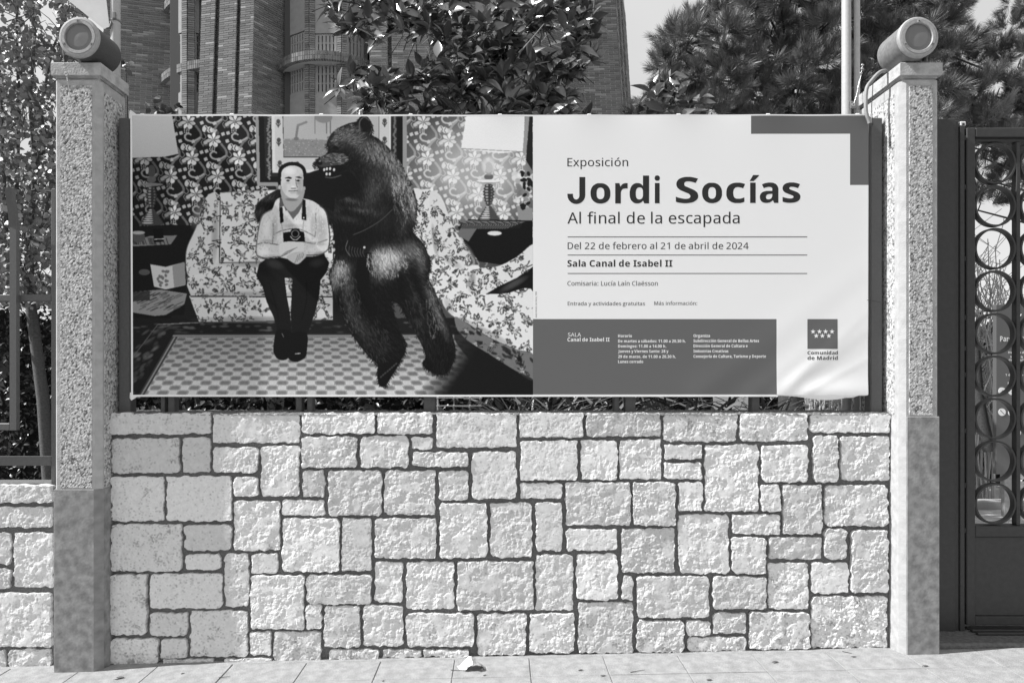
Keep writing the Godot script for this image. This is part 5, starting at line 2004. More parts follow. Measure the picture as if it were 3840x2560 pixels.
	p_poly([[708, 1108], [1250, 1106], [1250, 1198], [745, 1206]], 0.74, 1)
	p_line(715, 1111, 1250, 1112, 4, 0.08)
	p_line(826, 740, 823, 985, 3, 0.2)
	p_line(826, 985, 1000, 983, 3, 0.2)
	p_line(800, 1038, 830, 1000, 4, 0.25)
	# modelling of the arms, cushions and valance
	p_ell(745, 800, 26, 70, 0.35, 0.6, 0.5, 0.95)
	p_ell(806, 880, 16, 120, 0.05, 0.5, 0.6, 0.95)
	p_ell(1000, 990, 200, 16, 0.0, 0.45, 0.6, 0.95)
	p_ell(960, 1102, 260, 12, 0.0, 0.5, 0.5, 0.95)
	p_ell(975, 1198, 280, 16, 0.0, 0.4, 0.6, 0.95)
	p_curve([[770, 742], [735, 850], [700, 930], [696, 1000], [704, 1040]], 3, 0.3, 0.7)
	p_curve([[826, 722], [930, 716], [1045, 711]], 3, 0.4, 0.7)
	# far seat and loveseat on the right
	p_poly([[1580, 960], [1645, 957], [1720, 1006], [1761, 997], [1802, 1001], [1790, 1088], [1662, 1123], [1633, 1088], [1598, 1018]], 0.82, 1, true)
	p_poly([[1749, 1024], [1802, 1006], [1872, 997], [1942, 962], [2006, 915], [2006, 997], [1942, 1041], [1872, 1074], [1814, 1108], [1762, 1095], [1749, 1059]], 0.8, 2, true)
	p_poly([[1814, 1109], [1872, 1074], [1942, 1041], [2006, 997], [2006, 1104]], 0.09)
	p_poly([[1662, 1135], [1674, 1105], [1720, 1090], [1790, 1102], [1895, 1100], [2006, 1095], [2006, 1327], [1930, 1304], [1837, 1263], [1755, 1210], [1697, 1181]], 0.82, 2, true)
	p_poly([[1709, 1187], [1755, 1213], [1837, 1265], [1930, 1306], [2006, 1331], [2006, 1426], [1930, 1385], [1837, 1327], [1755, 1275], [1720, 1240]], 0.42, 1, true)
	p_poly([[1720, 1240], [1755, 1275], [1837, 1327], [1930, 1385], [2006, 1426], [2006, 1484], [1872, 1484], [1779, 1368], [1709, 1275]], 0.1, 0, true, 0.75)
	p_ell(1773, 1053, 16, 47, 0.10, 0.40, 0.60, 0.95)
	p_ell(1697, 983, 47, 16, 0.50, 0.50, 0.50, 0.95)
	p_ell(1837, 1251, 140, 16, 0.50, 0.50, 0.60, 0.95)
	p_ell(1685, 1146, 19, 42, -0.40, 0.55, 0.50, 0.95)
	p_ell(1761, 936, 12, 47, -0.60, 0.50, 0.50, 0.95)
	p_ell(1633, 901, 12, 70, -0.15, 0.40, 0.60, 0.95)
	p_ell(1930, 1065, 70, 16, -0.50, 0.45, 0.50, 0.95)
	# the woven bouquets, one to each place of a staggered lattice
	var gy := 728.0
	var odd := 0
	while gy < 1400.0:
		var gx := 690.0 + 30.0 * odd
		while gx < 2000.0:
			var mx := gx + prn.randf_range(-9, 9)
			var my := gy + prn.randf_range(-8, 8)
			var mi := int((mx - 496.0) * PS)
			var mj := int((my - 435.0) * PS)
			if mi >= 0 and mi < PW and mj >= 0 and mj < PH:
				var id := pr[mj * PW + mi]
				if id == 1 or id == 2:
					sofa_motif(mx, my, prn.randf_range(19, 27), id)
			gx += 61.0
		gy += 47.0
		odd = 1 - odd
	for k in 900:
		var tx := prn.randf_range(690, 2000)
		var ty := prn.randf_range(720, 1390)
		var ti := int((tx - 496.0) * PS)
		var tj := int((ty - 435.0) * PS)
		if ti < PW and tj < PH and (pr[tj * PW + ti] == 1 or pr[tj * PW + ti] == 2):
			var ta := prn.randf() * TAU
			p_curve([[tx, ty], [tx + cos(ta) * 6, ty + sin(ta) * 6], [tx + cos(ta + 0.9) * 11, ty + sin(ta + 0.9) * 11]], 2.0, prn.randf_range(0.25, 0.5), 0.8, pr[tj * PW + ti])
	for k in 70:
		p_ell(prn.randf_range(1740, 2000), prn.randf_range(1200, 1370), 14, 6, prn.randf_range(0.2, 1.0), 0.1, 0.7, 0.5, 1)
	paint_bear()
	paint_man()
	# the lens was softer than a pen: two light passes of smoothing
	for pass_n in 2:
		var src := pb.duplicate()
		for j in range(1, PH - 1):
			var o := j * PW
			for i in range(1, PW - 1):
				var k := o + i
				pb[k] = src[k] * 0.4 + (src[k - 1] + src[k + 1] + src[k - PW] + src[k + PW]) * 0.15
	# paper grain of the enlargement
	var im := Image.create(PW, PH, false, Image.FORMAT_RGB8)
	var bytes := PackedByteArray()
	bytes.resize(PW * PH * 3)
	for k in PW * PH:
		var v := clampi(int((clampf(pb[k] * 1.16 - 0.02, 0.07, 0.97) + prn.randf_range(-0.02, 0.02)) * 255.0), 0, 255)
		bytes[k * 3] = v
		bytes[k * 3 + 1] = v
		bytes[k * 3 + 2] = v
	im.set_data(PW, PH, false, Image.FORMAT_RGB8, bytes)
	return im

func fur_strands(n: int, cx: float, cy: float, rx: float, ry: float, ang: float, ln: float, lo: float, hi: float, w: float) -> void:
	for k in n:
		var a := prn.randf() * TAU
		var r := sqrt(prn.randf())
		var x := cx + cos(a) * r * rx
		var y := cy + sin(a) * r * ry
		var i := int((x - 496.0) * PS)
		var j := int((y - 435.0) * PS)
		if i < 0 or j < 0 or i >= PW or j >= PH or pr[j * PW + i] != 20:
			continue
		var d := ang + prn.randf_range(-0.3, 0.3)
		var l := ln * prn.randf_range(0.6, 1.3)
		p_curve([[x, y], [x + cos(d) * l * 0.5, y + sin(d) * l * 0.5], [x + cos(d + 0.2) * l, y + sin(d + 0.2) * l]], w, prn.randf_range(lo, hi), 0.6)

func bear_tone(x: float, y: float, lights: Array) -> float:
	var t := 0.095
	for l in lights:
		var dx: float = x - l[0]
		var dy: float = y - l[1]
		var c := cos(l[5])
		var s := sin(l[5])
		var u: float = (dx * c + dy * s) / l[2]
		var v: float = (-dx * s + dy * c) / l[3]
		var q := u * u + v * v
		if q < 5.0:
			t += l[4] * exp(-q)
	return minf(t, 0.78)

func paint_bear() -> void:
	p_poly(BEAR, 0.09, 20, true)
	# arm behind the man's neck and the paw on his far shoulder
	p_poly([[1150, 690], [1180, 650], [1230, 640], [1260, 760], [1240, 840], [1190, 800], [1140, 770]], 0.07, 20, true)
	p_poly([[958, 791], [968, 761], [1007, 729], [1056, 710], [1056, 764], [1021, 785], [995, 810], [976, 831], [961, 817]], 0.1, 20, true)
	# tones of the coat in the print: place, size, strength, slant
	var lights := [[1312, 507, 54, 35, 0.30, 0.30], [1266, 522, 30, 30, 0.18, 0.20], [1382, 563, 47, 40, 0.20, 0.50], [1429, 569, 40, 30, 0.30, 0.70], [1475, 598, 35, 30, 0.32, 0.80], [1522, 686, 23, 58, 0.40, -0.35], [1551, 767, 14, 58, 0.40, -0.10], [1481, 680, 30, 70, 0.22, -0.30], [1417, 668, 47, 70, 0.10, -0.20], [1312, 748, 49, 10, 0.16, 0.25], [1353, 785, 47, 10, 0.16, 0.15], [1312, 820, 47, 12, 0.10, 0.20], [1394, 727, 30, 58, 0.14, 0.20], [1254, 785, 23, 35, 0.06, 0.00], [1440, 820, 35, 47, 0.13, 0.30], [1510, 831, 28, 47, 0.18, 0.20], [1301, 686, 35, 47, 0.04, 0.00], [1452, 974, 58, 40, 0.62, 0.10], [1470, 948, 70, 30, 0.22, 0.00], [1429, 1018, 30, 35, 0.25, 0.20], [1551, 931, 40, 30, 0.26, 0.60], [1580, 983, 21, 40, 0.24, -0.20], [1280, 1009, 35, 30, 0.50, -0.20], [1256, 1051, 16, 40, 0.42, 0.10], [1301, 1065, 23, 47, 0.22, -0.40], [1312, 1146, 26, 70, 0.15, -0.45], [1365, 1240, 30, 70, 0.10, -0.55], [1440, 1298, 30, 35, 0.06, 0.00], [1545, 1111, 21, 70, 0.12, -0.45], [1621, 1123, 16, 70, 0.26, -0.40], [1662, 1216, 14, 58, 0.22, -0.40], [1569, 1193, 28, 58, 0.06, -0.40], [1615, 1298, 35, 47, 0.03, 0.00], [997, 741, 35, 16, 0.16, -0.30], [976, 796, 21, 21, 0.15, 0.00]]
	for j in range(0, PH):
		for i in range(int(450 * PS), int(1225 * PS)):
			if pr[j * PW + i] != 20:
				continue
			var t := bear_tone(i / PS + 496.0, j / PS + 435.0, lights)
			pb[j * PW + i] = t * 0.85
	for k in 26000:
		var x := prn.randf_range(950, 1714)
		var y := prn.randf_range(436, 1450)
		var i := int((x - 496.0) * PS)
		var j := int((y - 435.0) * PS)
		if i < 0 or j < 0 or i >= PW or j >= PH or pr[j * PW + i] != 20:
			continue
		var t := bear_tone(x, y, lights) * prn.randf_range(0.45, 1.5)
		var ang := 1.15 + 0.5 * sin(x * 0.011 + y * 0.006) + prn.randf_range(-0.25, 0.25)
		if y < 620.0:
			ang = 2.7 - (x - 1200.0) * 0.004 + prn.randf_range(-0.3, 0.3)
		if x < 1080.0:
			ang = 2.2 + prn.randf_range(-0.3, 0.3)
		var ln := prn.randf_range(7, 17)
		p_line(x, y, x + cos(ang) * ln, y + sin(ang) * ln, 1.4, clampf(t, 0.04, 0.82), 0.6, 0)
	# hollow between the knees, inner side of the right thigh, chest
	p_poly([[1345, 966], [1394, 948], [1388, 1018], [1385, 1088], [1417, 1158], [1394, 1181], [1353, 1111], [1338, 1041]], 0.05, 0, true, 0.75)
	p_poly([[1494, 1018], [1522, 1036], [1545, 1088], [1580, 1181], [1551, 1193], [1510, 1123], [1493, 1070]], 0.06, 0, true, 0.6)
	p_poly([[1260, 662], [1312, 645], [1353, 703], [1312, 732], [1266, 750], [1248, 715]], 0.05, 0, true, 0.6)
	p_poly([[1149, 657], [1242, 645], [1254, 785], [1219, 767], [1166, 741]], 0.05, 0, true, 0.8)
	fur_strands(420, 1508, 703, 40, 128, 1.15, 15, 0.12, 0.72, 1.5)
	fur_strands(260, 1429, 563, 70, 47, 1.0, 14, 0.1, 0.55, 1.5)
	fur_strands(200, 1312, 505, 70, 42, 2.6, 12, 0.1, 0.55, 1.5)
	fur_strands(160, 1627, 1135, 28, 128, 1.15, 17, 0.12, 0.5, 1.5)
	fur_strands(160, 1312, 1146, 42, 128, 1.1, 16, 0.1, 0.38, 1.5)
	fur_strands(220, 1452, 983, 82, 58, 1.2, 12, 0.35, 0.75, 1.5)
	fur_strands(120, 1275, 1018, 40, 47, 1.3, 12, 0.3, 0.68, 1.5)
	fur_strands(140, 1545, 1205, 47, 105, 1.15, 16, 0.08, 0.3, 1.5)
	fur_strands(120, 1406, 1275, 58, 82, 1.05, 16, 0.07, 0.26, 1.5)
	# forearm across the belly and the paw on the lap
	p_poly([[1481, 750], [1522, 820], [1487, 872], [1417, 896], [1382, 948], [1341, 969], [1305, 948], [1303, 901], [1330, 878], [1382, 843], [1440, 796]], 0.09, 0, true, 0.55)
	p_curve([[1473, 785], [1429, 826], [1371, 861], [1326, 880]], 3, 0.3, 0.6)
	p_curve([[1306, 901], [1298, 931], [1312, 957]], 3, 0.4, 0.7)
	p_curve([[1312, 922], [1310, 946], [1317, 962]], 2.2, 0.3, 0.7)
	p_curve([[1323, 925], [1320, 946], [1327, 962]], 2.2, 0.3, 0.7)
	p_curve([[1333, 927], [1331, 946], [1338, 962]], 2.2, 0.3, 0.7)
	p_curve([[1344, 929], [1341, 946], [1348, 962]], 2.2, 0.3, 0.7)
	p_curve([[1354, 932], [1352, 946], [1359, 962]], 2.2, 0.3, 0.7)
	p_curve([[1365, 934], [1362, 946], [1369, 962]], 2.2, 0.3, 0.7)
	p_ell(1368, 927, 5, 5, 0, 0.75)
	# head: ear, brow, eye, muzzle, open mouth with teeth
	p_ell(1371, 472, 22, 30, 0.3, 0.07, 0.85, 0.7)
	p_curve([[1351, 493], [1350, 456], [1368, 438], [1387, 451]], 5, 0.34, 0.7)
	p_curve([[1392, 458], [1396, 484], [1387, 505]], 4, 0.3, 0.7)
	p_ell(1301, 546, 34, 18, 0.3, 0.12, 0.6, 0.9)
	p_ell(1260, 554, 13, 8, 0.3, 0.04, 0.9, 0.6)
	p_poly([[1186, 610], [1200, 594], [1231, 577], [1271, 573], [1301, 587], [1283, 612], [1248, 622], [1213, 626], [1196, 622]], 0.3, 0, true, 0.7)
	fur_strands(150, 1248, 596, 54, 23, -0.25, 10, 0.12, 0.6, 1.5)
	p_ell(1198, 610, 14, 10, 0.2, 0.05, 1.0, 0.5)
	p_ell(1200, 604, 5, 3, 0, 0.6, 1.0, 0.5)
	p_poly([[1210, 631], [1248, 622], [1283, 619], [1301, 633], [1266, 651], [1242, 664], [1221, 659]], 0.035, 0, true, 0.95)
	p_ell(1217, 636, 5, 7, 0.1, 0.8, 0.95, 0.4)
	p_ell(1227, 633, 5, 7, 0.1, 0.8, 0.95, 0.4)
	p_ell(1239, 632, 5, 7, 0.1, 0.8, 0.95, 0.4)
	p_ell(1254, 636, 5, 7, 0.1, 0.8, 0.95, 0.4)
	p_ell(1226, 652, 5, 7, 0.1, 0.8, 0.95, 0.4)
	p_ell(1238, 652, 5, 7, 0.1, 0.8, 0.95, 0.4)
	p_curve([[1221, 664], [1248, 666], [1280, 657]], 5, 0.3, 0.7)
	# sole of the near foot
	p_poly([[1423, 1442], [1420, 1403], [1438, 1368], [1471, 1356], [1499, 1356], [1487, 1385], [1458, 1426], [1443, 1447]], 0.06, 0, true)
	p_ell(1431, 1412, 4, 6, 0.7, 0.30, 0.8, 0.5)
	p_ell(1439, 1405, 4, 6, 0.7, 0.30, 0.8, 0.5)
	p_ell(1447, 1398, 4, 6, 0.7, 0.30, 0.8, 0.5)
	p_ell(1456, 1391, 4, 6, 0.7, 0.30, 0.8, 0.5)
	p_ell(1464, 1384, 4, 6, 0.7, 0.30, 0.8, 0.5)
	p_ell(1472, 1377, 4, 6, 0.7, 0.30, 0.8, 0.5)
	p_ell(1480, 1370, 4, 6, 0.7, 0.30, 0.8, 0.5)
	p_ell(1488, 1363, 4, 6, 0.7, 0.30, 0.8, 0.5)
	# edges of the coat against the sofa
	for k in 500:
		var u := prn.randi_range(0, BEAR.size() - 1)
		var a: Array = BEAR[u]
		var b: Array = BEAR[(u + 1) % BEAR.size()]
		var f := prn.randf()
		var x := lerpf(a[0], b[0], f)
		var y := lerpf(a[1], b[1], f)
		p_line(x, y, x + prn.randf_range(-8, 8), y + prn.randf_range(2, 12), 1.6, 0.1, 0.8)

func paint_man() -> void:
	# trousers
	p_poly([[961, 1034], [972, 990], [1000, 968], [1040, 962], [1100, 975], [1160, 955], [1215, 952], [1236, 985], [1226, 1020], [1203, 1050], [1199, 1100], [1185, 1165], [1164, 1224], [1150, 1256], [1095, 1256], [1090, 1196], [1097, 1042], [1068, 1042], [1076, 1110], [1092, 1196], [1096, 1256], [1040, 1240], [1027, 1189], [1000, 1130], [985, 1075]], 0.1, 30)
	p_ell(1030, 990, 46, 20, 0.2, 0.2, 0.7, 0.9, 30)
	p_ell(1190, 985, 36, 20, -0.2, 0.2, 0.7, 0.9, 30)
	p_curve([[1010, 1060], [1030, 1130], [1046, 1200]], 3, 0.05)
	p_curve([[1150, 1060], [1150, 1130], [1132, 1200]], 3, 0.05)
	# shoes
	p_poly([[1042, 1236], [1096, 1246], [1092, 1300], [1078, 1344], [1044, 1346], [1026, 1318], [1028, 1280]], 0.07, 30, true)
	p_poly([[1094, 1250], [1150, 1250], [1152, 1310], [1144, 1340], [1112, 1356], [1082, 1342], [1086, 1296]], 0.07, 30, true)
	p_line(1108, 1326, 1126, 1324, 3, 0.7)
	p_line(1058, 1250, 1064, 1262, 3, 0.4)
	# jumper
	p_poly([[1048, 742], [1020, 785], [985, 808], [970, 860], [961, 930], [964, 958], [990, 968], [1050, 964], [1060, 950], [1140, 962], [1200, 956], [1232, 935], [1238, 890], [1226, 800], [1200, 770], [1150, 746]], 0.76, 31, true)
	p_curve([[1024, 838], [1026, 870], [1022, 912]], 4, 0.42, 0.8, 31)
	p_curve([[1184, 800], [1186, 850], [1182, 888]], 4, 0.45, 0.8, 31)
	p_curve([[1024, 882], [1060, 864], [1120, 858], [1182, 886]], 4, 0.45, 0.8, 31)
	p_curve([[964, 916], [990, 910], [1022, 914], [1062, 920]], 4, 0.4, 0.8, 31)
	p_curve([[1140, 906], [1180, 912], [1228, 898]], 4, 0.45, 0.8, 31)
	for f in [[1205, 860, 26, 70, 0.0, 0.55], [1030, 860, 14, 60, 0.05, 0.56], [1176, 850, 14, 56, 0.0, 0.58], [1100, 846, 50, 10, 0.0, 0.6], [1000, 905, 30, 9, -0.1, 0.56], [1190, 912, 40, 9, 0.1, 0.54], [1150, 800, 20, 40, 0.4, 0.66], [1010, 960, 40, 8, 0.0, 0.55], [1200, 950, 34, 9, -0.2, 0.52]]:
		p_ell(f[0], f[1], f[2], f[3], f[4], f[5], 0.6, 0.95, 31)
	for f in [[1000, 850, 16, 46, 0.1], [1120, 830, 26, 22, 0.0], [1060, 890, 22, 16, 0.0], [1210, 800, 14, 26, -0.2], [990, 936, 24, 16, 0.0], [1180, 935, 30, 12, 0.0]]:
		p_ell(f[0], f[1], f[2], f[3], f[4], 0.86, 0.5, 0.95, 31)
	p_ell(990, 940, 24, 22, 0, 0.84, 0.6, 0.9, 31)
	for k in 900:
		var kx := prn.randf_range(962, 1238)
		var ky := prn.randf_range(745, 966)
		p_line(kx, ky, kx + prn.randf_range(-2, 2), ky + 5, 1.5, prn.randf_range(0.6, 0.86), 0.5, 31)
	p_curve([[1020, 785], [985, 808], [970, 860], [961, 930], [964, 958]], 4, 0.4, 0.8)
	p_curve([[1200, 770], [1226, 800], [1238, 890], [1232, 935]], 5, 0.25, 0.8)
	p_curve([[966, 958], [990, 966], [1050, 962]], 4, 0.3, 0.8)
	p_curve([[1130, 956], [1200, 954], [1232, 935]], 4, 0.3, 0.8)
	# shirt in the neckline
	p_poly([[1050, 745], [1066, 772], [1100, 822], [1122, 796], [1140, 760], [1120, 735]], 0.36)
	p_poly([[1050, 740], [1048, 778], [1066, 772], [1072, 790], [1090, 784], [1064, 745]], 0.3)
	# neck and head
	p_poly([[1058, 700], [1060, 752], [1078, 786], [1098, 792], [1116, 776], [1136, 748], [1138, 700]], 0.58, 32, true)
	p_poly([[1052, 650], [1056, 700], [1070, 728], [1094, 744], [1114, 742], [1130, 722], [1138, 690], [1140, 640], [1120, 618], [1090, 614], [1064, 622]], 0.74, 33, true)
	p_ell(1128, 690, 16, 46, 0.1, 0.52, 0.6, 0.9, 33)
	p_ell(1086, 640, 30, 20, 0, 0.84, 0.8, 0.9, 33)
	# hair and ears
	p_poly([[1046, 706], [1042, 660], [1050, 628], [1074, 611], [1100, 607], [1128, 614], [1146, 632], [1150, 664], [1146, 706], [1139, 700], [1138, 650], [1126, 628], [1096, 620], [1070, 628], [1056, 646], [1054, 690]], 0.08, 0, true)
	p_ell(1049, 702, 5, 9, 0, 0.66)
	p_ell(1143, 706, 4, 8, 0, 0.6)
	# brows, eyes, nose, mouth
	p_poly([[1066, 668], [1084, 662], [1095, 666], [1094, 671], [1078, 669]], 0.1)
	p_poly([[1108, 664], [1122, 661], [1136, 668], [1122, 668]], 0.1)
	p_ell(1081, 677, 8, 3.5, 0, 0.35)
	p_ell(1081, 677, 3.5, 3.5, 0, 0.05)
	p_ell(1119, 677, 8, 3.5, 0, 0.32)
	p_ell(1119, 677, 3.5, 3.5, 0, 0.05)
	p_curve([[1110, 672], [1112, 690], [1116, 702]], 3, 0.42)
	p_ell(1100, 700, 9, 5, 0, 0.82, 0.9, 0.7)
	p_line(1094, 706, 1110, 706, 3, 0.32)
	p_curve([[1084, 716], [1100, 716], [1117, 714]], 3.0, 0.3)
	p_ell(1068, 705, 12, 26, 0.1, 0.66, 0.6, 0.9, 33)
	p_ell(1122, 722, 14, 14, 0.3, 0.5, 0.6, 0.9, 33)
	p_ell(1081, 686, 12, 5, 0, 0.62, 0.6, 0.9, 33)
	p_ell(1119, 687, 12, 5, 0, 0.5, 0.6, 0.9, 33)
	p_ell(1100, 723, 12, 3, 0, 0.6, 0.7)
	p_ell(1094, 748, 28, 7, 0.05, 0.34, 0.7, 0.8)
	# camera on its strap
	p_poly([[1048, 778], [1060, 776], [1064, 832], [1052, 838]], 0.05)
	p_poly([[1136, 746], [1146, 750], [1150, 826], [1132, 822]], 0.05)
	p_line(1056, 838, 1062, 868, 3, 0.6)
	p_line(1140, 826, 1136, 866, 3, 0.6)
	p_ell(1140, 816, 3, 3, 0, 0.85)
	p_poly([[1062, 872], [1090, 868], [1096, 858], [1122, 858], [1126, 866], [1141, 870], [1145, 905], [1064, 908]], 0.05)
	p_ell(1108, 876, 16, 15, 0, 0.55)
	p_ell(1108, 876, 12, 12, 0, 0.06)
	p_curve([[1090, 886], [1100, 897], [1114, 898], [1126, 886]], 3, 0.8)
	# hands
	p_poly([[1048, 918], [1070, 906], [1120, 906], [1140, 914], [1138, 938], [1110, 946], [1085, 956], [1062, 964], [1050, 950]], 0.8, 34, true)
	p_poly([[1075, 964], [1098, 948], [1130, 944], [1150, 956], [1140, 972], [1118, 990], [1098, 984]], 0.72, 34, true)
	for k in 4:
		p_curve([[1056 + k * 9, 958 - k * 3], [1074 + k * 9, 944 - k * 3], [1094 + k * 7, 936 - k * 3]], 1.8, 0.5, 0.8, 34)
		p_curve([[1106 + k * 9, 986 - k * 6], [1114 + k * 8, 968 - k * 4], [1118 + k * 6, 956 - k * 3]], 1.8, 0.46, 0.8, 34)
	p_line(1050, 964, 1078, 950, 3, 0.4)

# ------------------------------------------------------------------ trees
func leaf_mat(key: String, rough: float, backlight: float, spec := 0.5) -> StandardMaterial3D:
	if mats.has(key):
		return mats[key]
	var m := tinted(key, rough)
	m.metallic_specular = spec
	m.backlight_enabled = backlight > 0.0
	m.backlight = Color(backlight, backlight, backlight)
	return m

func rand_dir() -> Vector3:
	return Vector3(rng.randf_range(-1, 1), rng.randf_range(-1, 1), rng.randf_range(-1, 1)).normalized()

func aim(z_to: Vector3, roll: float) -> Basis:
	var z := z_to.normalized()
	var up := Vector3.UP if absf(z.y) < 0.95 else Vector3.RIGHT
	var x := up.cross(z).normalized()
	var y := z.cross(x)
	return Basis(x, y, z) * Basis(Vector3(0, 0, 1), roll)

func branch(owner_node: Node3D, pts: Array, r0: float, r1: float, mat: Material, called := "branch") -> void:
	var rr := []
	for k in pts.size():
		rr.append(lerpf(r0, r1, float(k) / (pts.size() - 1)))
	var m := MB.new()
	m.tube(pts, rr, 8)
	part(owner_node, called, m.mesh(), mat)

func in_any(px: float, py: float, list: Array) -> bool:
	for e in list:
		var dx: float = (px - e[0]) / e[2]
		var dy: float = (py - e[1]) / e[3]
		if dx * dx + dy * dy < 1.0:
			return true
	return false

func build_trees() -> void:
	build_magnolia()
	build_pines()
	build_left_tree()

func build_magnolia() -> void:
	var zt := -3.1
	var bark := mottled("magnolia_bark", 0.05, 0.11, 3.0, 0.9, 0.3, 0.04, 4)
	var pale := mottled("magnolia_twig", 0.2, 0.34, 6.0, 0.8)
	var t := thing("magnolia_tree", "magnolia with large glossy leaves between the banner and the brick tower", "tree", Vector3(at(1900, 0, zt).x, -0.12, zt))
	branch(t, [Vector3(at(1900, 0, zt).x, -0.12, zt), at(1890, 900, zt), at(1880, 420, zt), at(1860, 260, zt), at(1900, 60, zt), at(1890, -200, zt)], 0.10, 0.05, bark, "trunk")
	var limbs := [
		[[1880, 300, -3.1], [1809, 216, -3.0], [1735, 151, -2.9], [1654, 92, -2.8], [1540, 88, -2.8], [1409, 65, -2.9], [1307, 78, -3.0]],
		[[1880, 420, -3.1], [1760, 300, -2.7], [1660, 280, -2.6], [1540, 320, -2.6], [1440, 372, -2.7], [1370, 392, -2.8]],
		[[1660, 280, -2.6], [1620, 272, -2.6], [1490, 298, -2.5], [1400, 292, -2.6], [1330, 300, -2.6]],
		[[1860, 260, -3.1], [1930, 195, -3.0], [1948, 120, -2.9], [2010, 40, -2.8], [2060, -60, -2.8]],
		[[1880, 420, -3.1], [2000, 330, -2.8], [2080, 380, -2.7], [2170, 420, -2.7]],
		[[2000, 330, -2.8], [2100, 250, -2.8], [2149, 302, -2.7], [2165, 229, -2.7], [2222, 102, -2.8], [2232, -60, -2.9]],
		[[1735, 151, -2.9], [1690, 60, -2.9], [1640, -40, -3.0]],
		[[1409, 65, -2.9], [1340, 10, -3.0], [1270, 0, -3.0], [1210, -10, -3.0]],
		[[1880, 420, -3.1], [2300, 470, -2.8], [2420, 420, -2.7], [2475, 330, -2.6], [2470, 250, -2.6]],
		[[2420, 420, -2.7], [2560, 400, -2.6], [2640, 380, -2.6]],
		[[1880, 420, -3.1], [1600, 450, -2.8], [1500, 425, -2.7], [1400, 440, -2.7]],
	]
	for l in limbs:
		var pts := []
		for p in l:
			pts.append(at(p[0], p[1], p[2]) + rand_dir() * 0.012)
		branch(t, pts, 0.03 if l.size() > 5 else 0.02, 0.007, bark)
	# tips of the shoots: along the limbs and through the crown
	var tips := []
	for l in limbs:
		for k in range(1, l.size()):
			for m in (3 if l[k][0] < 2290 else 1):
				var f := rng.randf()
				tips.append([lerpf(l[k - 1][0], l[k][0], f) + rng.randf_range(-55, 55), lerpf(l[k - 1][1], l[k][1], f) + rng.randf_range(-60, 45), l[k][2] + rng.randf_range(-0.25, 0.35)])
	var body := [[1600, 60, 330, 120], [2040, 120, 215, 190], [1450, 330, 130, 90], [1850, 350, 330, 105], [1640, 380, 260, 70], [1330, 40, 120, 60], [1760, 190, 200, 130], [2130, 330, 130, 110], [1330, 340, 70, 40], [1960, 250, 190, 160]]
	var gaps := [[1500, 190, 130, 50], [1610, 165, 70, 45], [1240, 200, 90, 110], [2290, 250, 90, 260], [1690, 250, 45, 30], [2080, 190, 40, 45], [1560, 390, 40, 35]]
	var tries := 0
	while tips.size() < 330 and tries < 4000:
		tries += 1
		var px := rng.randf_range(1230, 2270)
		var py := rng.randf_range(-120, 470)
		if in_any(px, py, body) and not in_any(px, py, gaps):
			tips.append([px, py, rng.randf_range(-3.7, -2.4)])
	for k in 7:
		tips.append([2475 + rng.randf_range(-80, 110), 340 + rng.randf_range(-80, 90), -2.6 + rng.randf_range(-0.15, 0.15)])
	var shapes := []
	for k in 4:
		shapes.append(leaf_mesh(0.15 + 0.015 * k, 0.066 + 0.006 * (k % 3), 0.2 + 0.12 * k, 0.05 + 0.1 * k))
	var glossy := leaf_mat("magnolia_leaf", 0.24, 0.08, 0.65)
	glossy.clearcoat_enabled = true
	glossy.clearcoat = 0.6
	glossy.clearcoat_roughness = 0.15
	var tone_mats := []
	for k in 4:
		var m := plain("magnolia_leaf_%d" % k, [0.06, 0.09, 0.13, 0.2][k], 0.24)
		m.clearcoat_enabled = true
		m.clearcoat = 0.6
		m.clearcoat_roughness = 0.15
		m.metallic_specular = 0.65
		tone_mats.append(m)
	var all := []
	for tp in tips:
		var o := at(tp[0], tp[1], tp[2])
		var axis := (Vector3(rng.randf_range(-0.8, 0.8), rng.randf_range(0.1, 1.0), rng.randf_range(-0.2, 0.9))).normalized()
		var n := rng.randi_range(6, 10)
		for k in n:
			var a := k * 2.4 + rng.randf_range(-0.3, 0.3)
			var side := aim(axis, a).x
			var spread := rng.randf_range(0.35, 1.25)
			var dir := (axis * cos(spread) + side * sin(spread) + Vector3(0, -0.15, 0)).normalized()
			var bs := aim(dir, 0.0)
			# the upper face turns towards the light, roughly
			bs = bs * Basis(Vector3(0, 0, 1), rng.randf_range(-0.7, 0.7))
			if rng.randf() < 0.5:
				# many blades turn their face towards the open street
				var nrm := (Vector3(-0.5, 0.45, 0.7) + rand_dir() * 0.6).normalized()
				var zz := (dir - nrm * dir.dot(nrm)).normalized()
				bs = Basis(nrm.cross(zz), nrm, zz)
			var sc := rng.randf_range(0.75, 1.2)
			all.append([Transform3D(bs.scaled_local(Vector3.ONE * sc), o - axis * 0.02 * k * 0.3), rng.randi_range(0, 3), o.z])
	all.sort_custom(func(a, b): return a[2] > b[2])
	var wheres := [[], [], [], []]
	var cols := [PackedColorArray(), PackedColorArray(), PackedColorArray(), PackedColorArray()]
	for k in all.size():
		var e: Array = all[k]
		if k < 300:
			var o := MeshInstance3D.new()
			o.name = "leaf"
			o.mesh = shapes[e[1]]
			o.set_surface_override_material(0, tone_mats[rng.randi_range(0, 3)])
			t.add_child(o, true)
			o.transform = Transform3D(e[0].basis, e[0].origin - t.position)
		else:
			wheres[e[1]].append(e[0])
			var l := rng.randf_range(0.05, 0.2)
			if rng.randf() < 0.06:
				l = 0.25
			cols[e[1]].append(Color(l, l, l))
	for k in 4:
		copies(t, "foliage", shapes[k], glossy, wheres[k], cols[k])
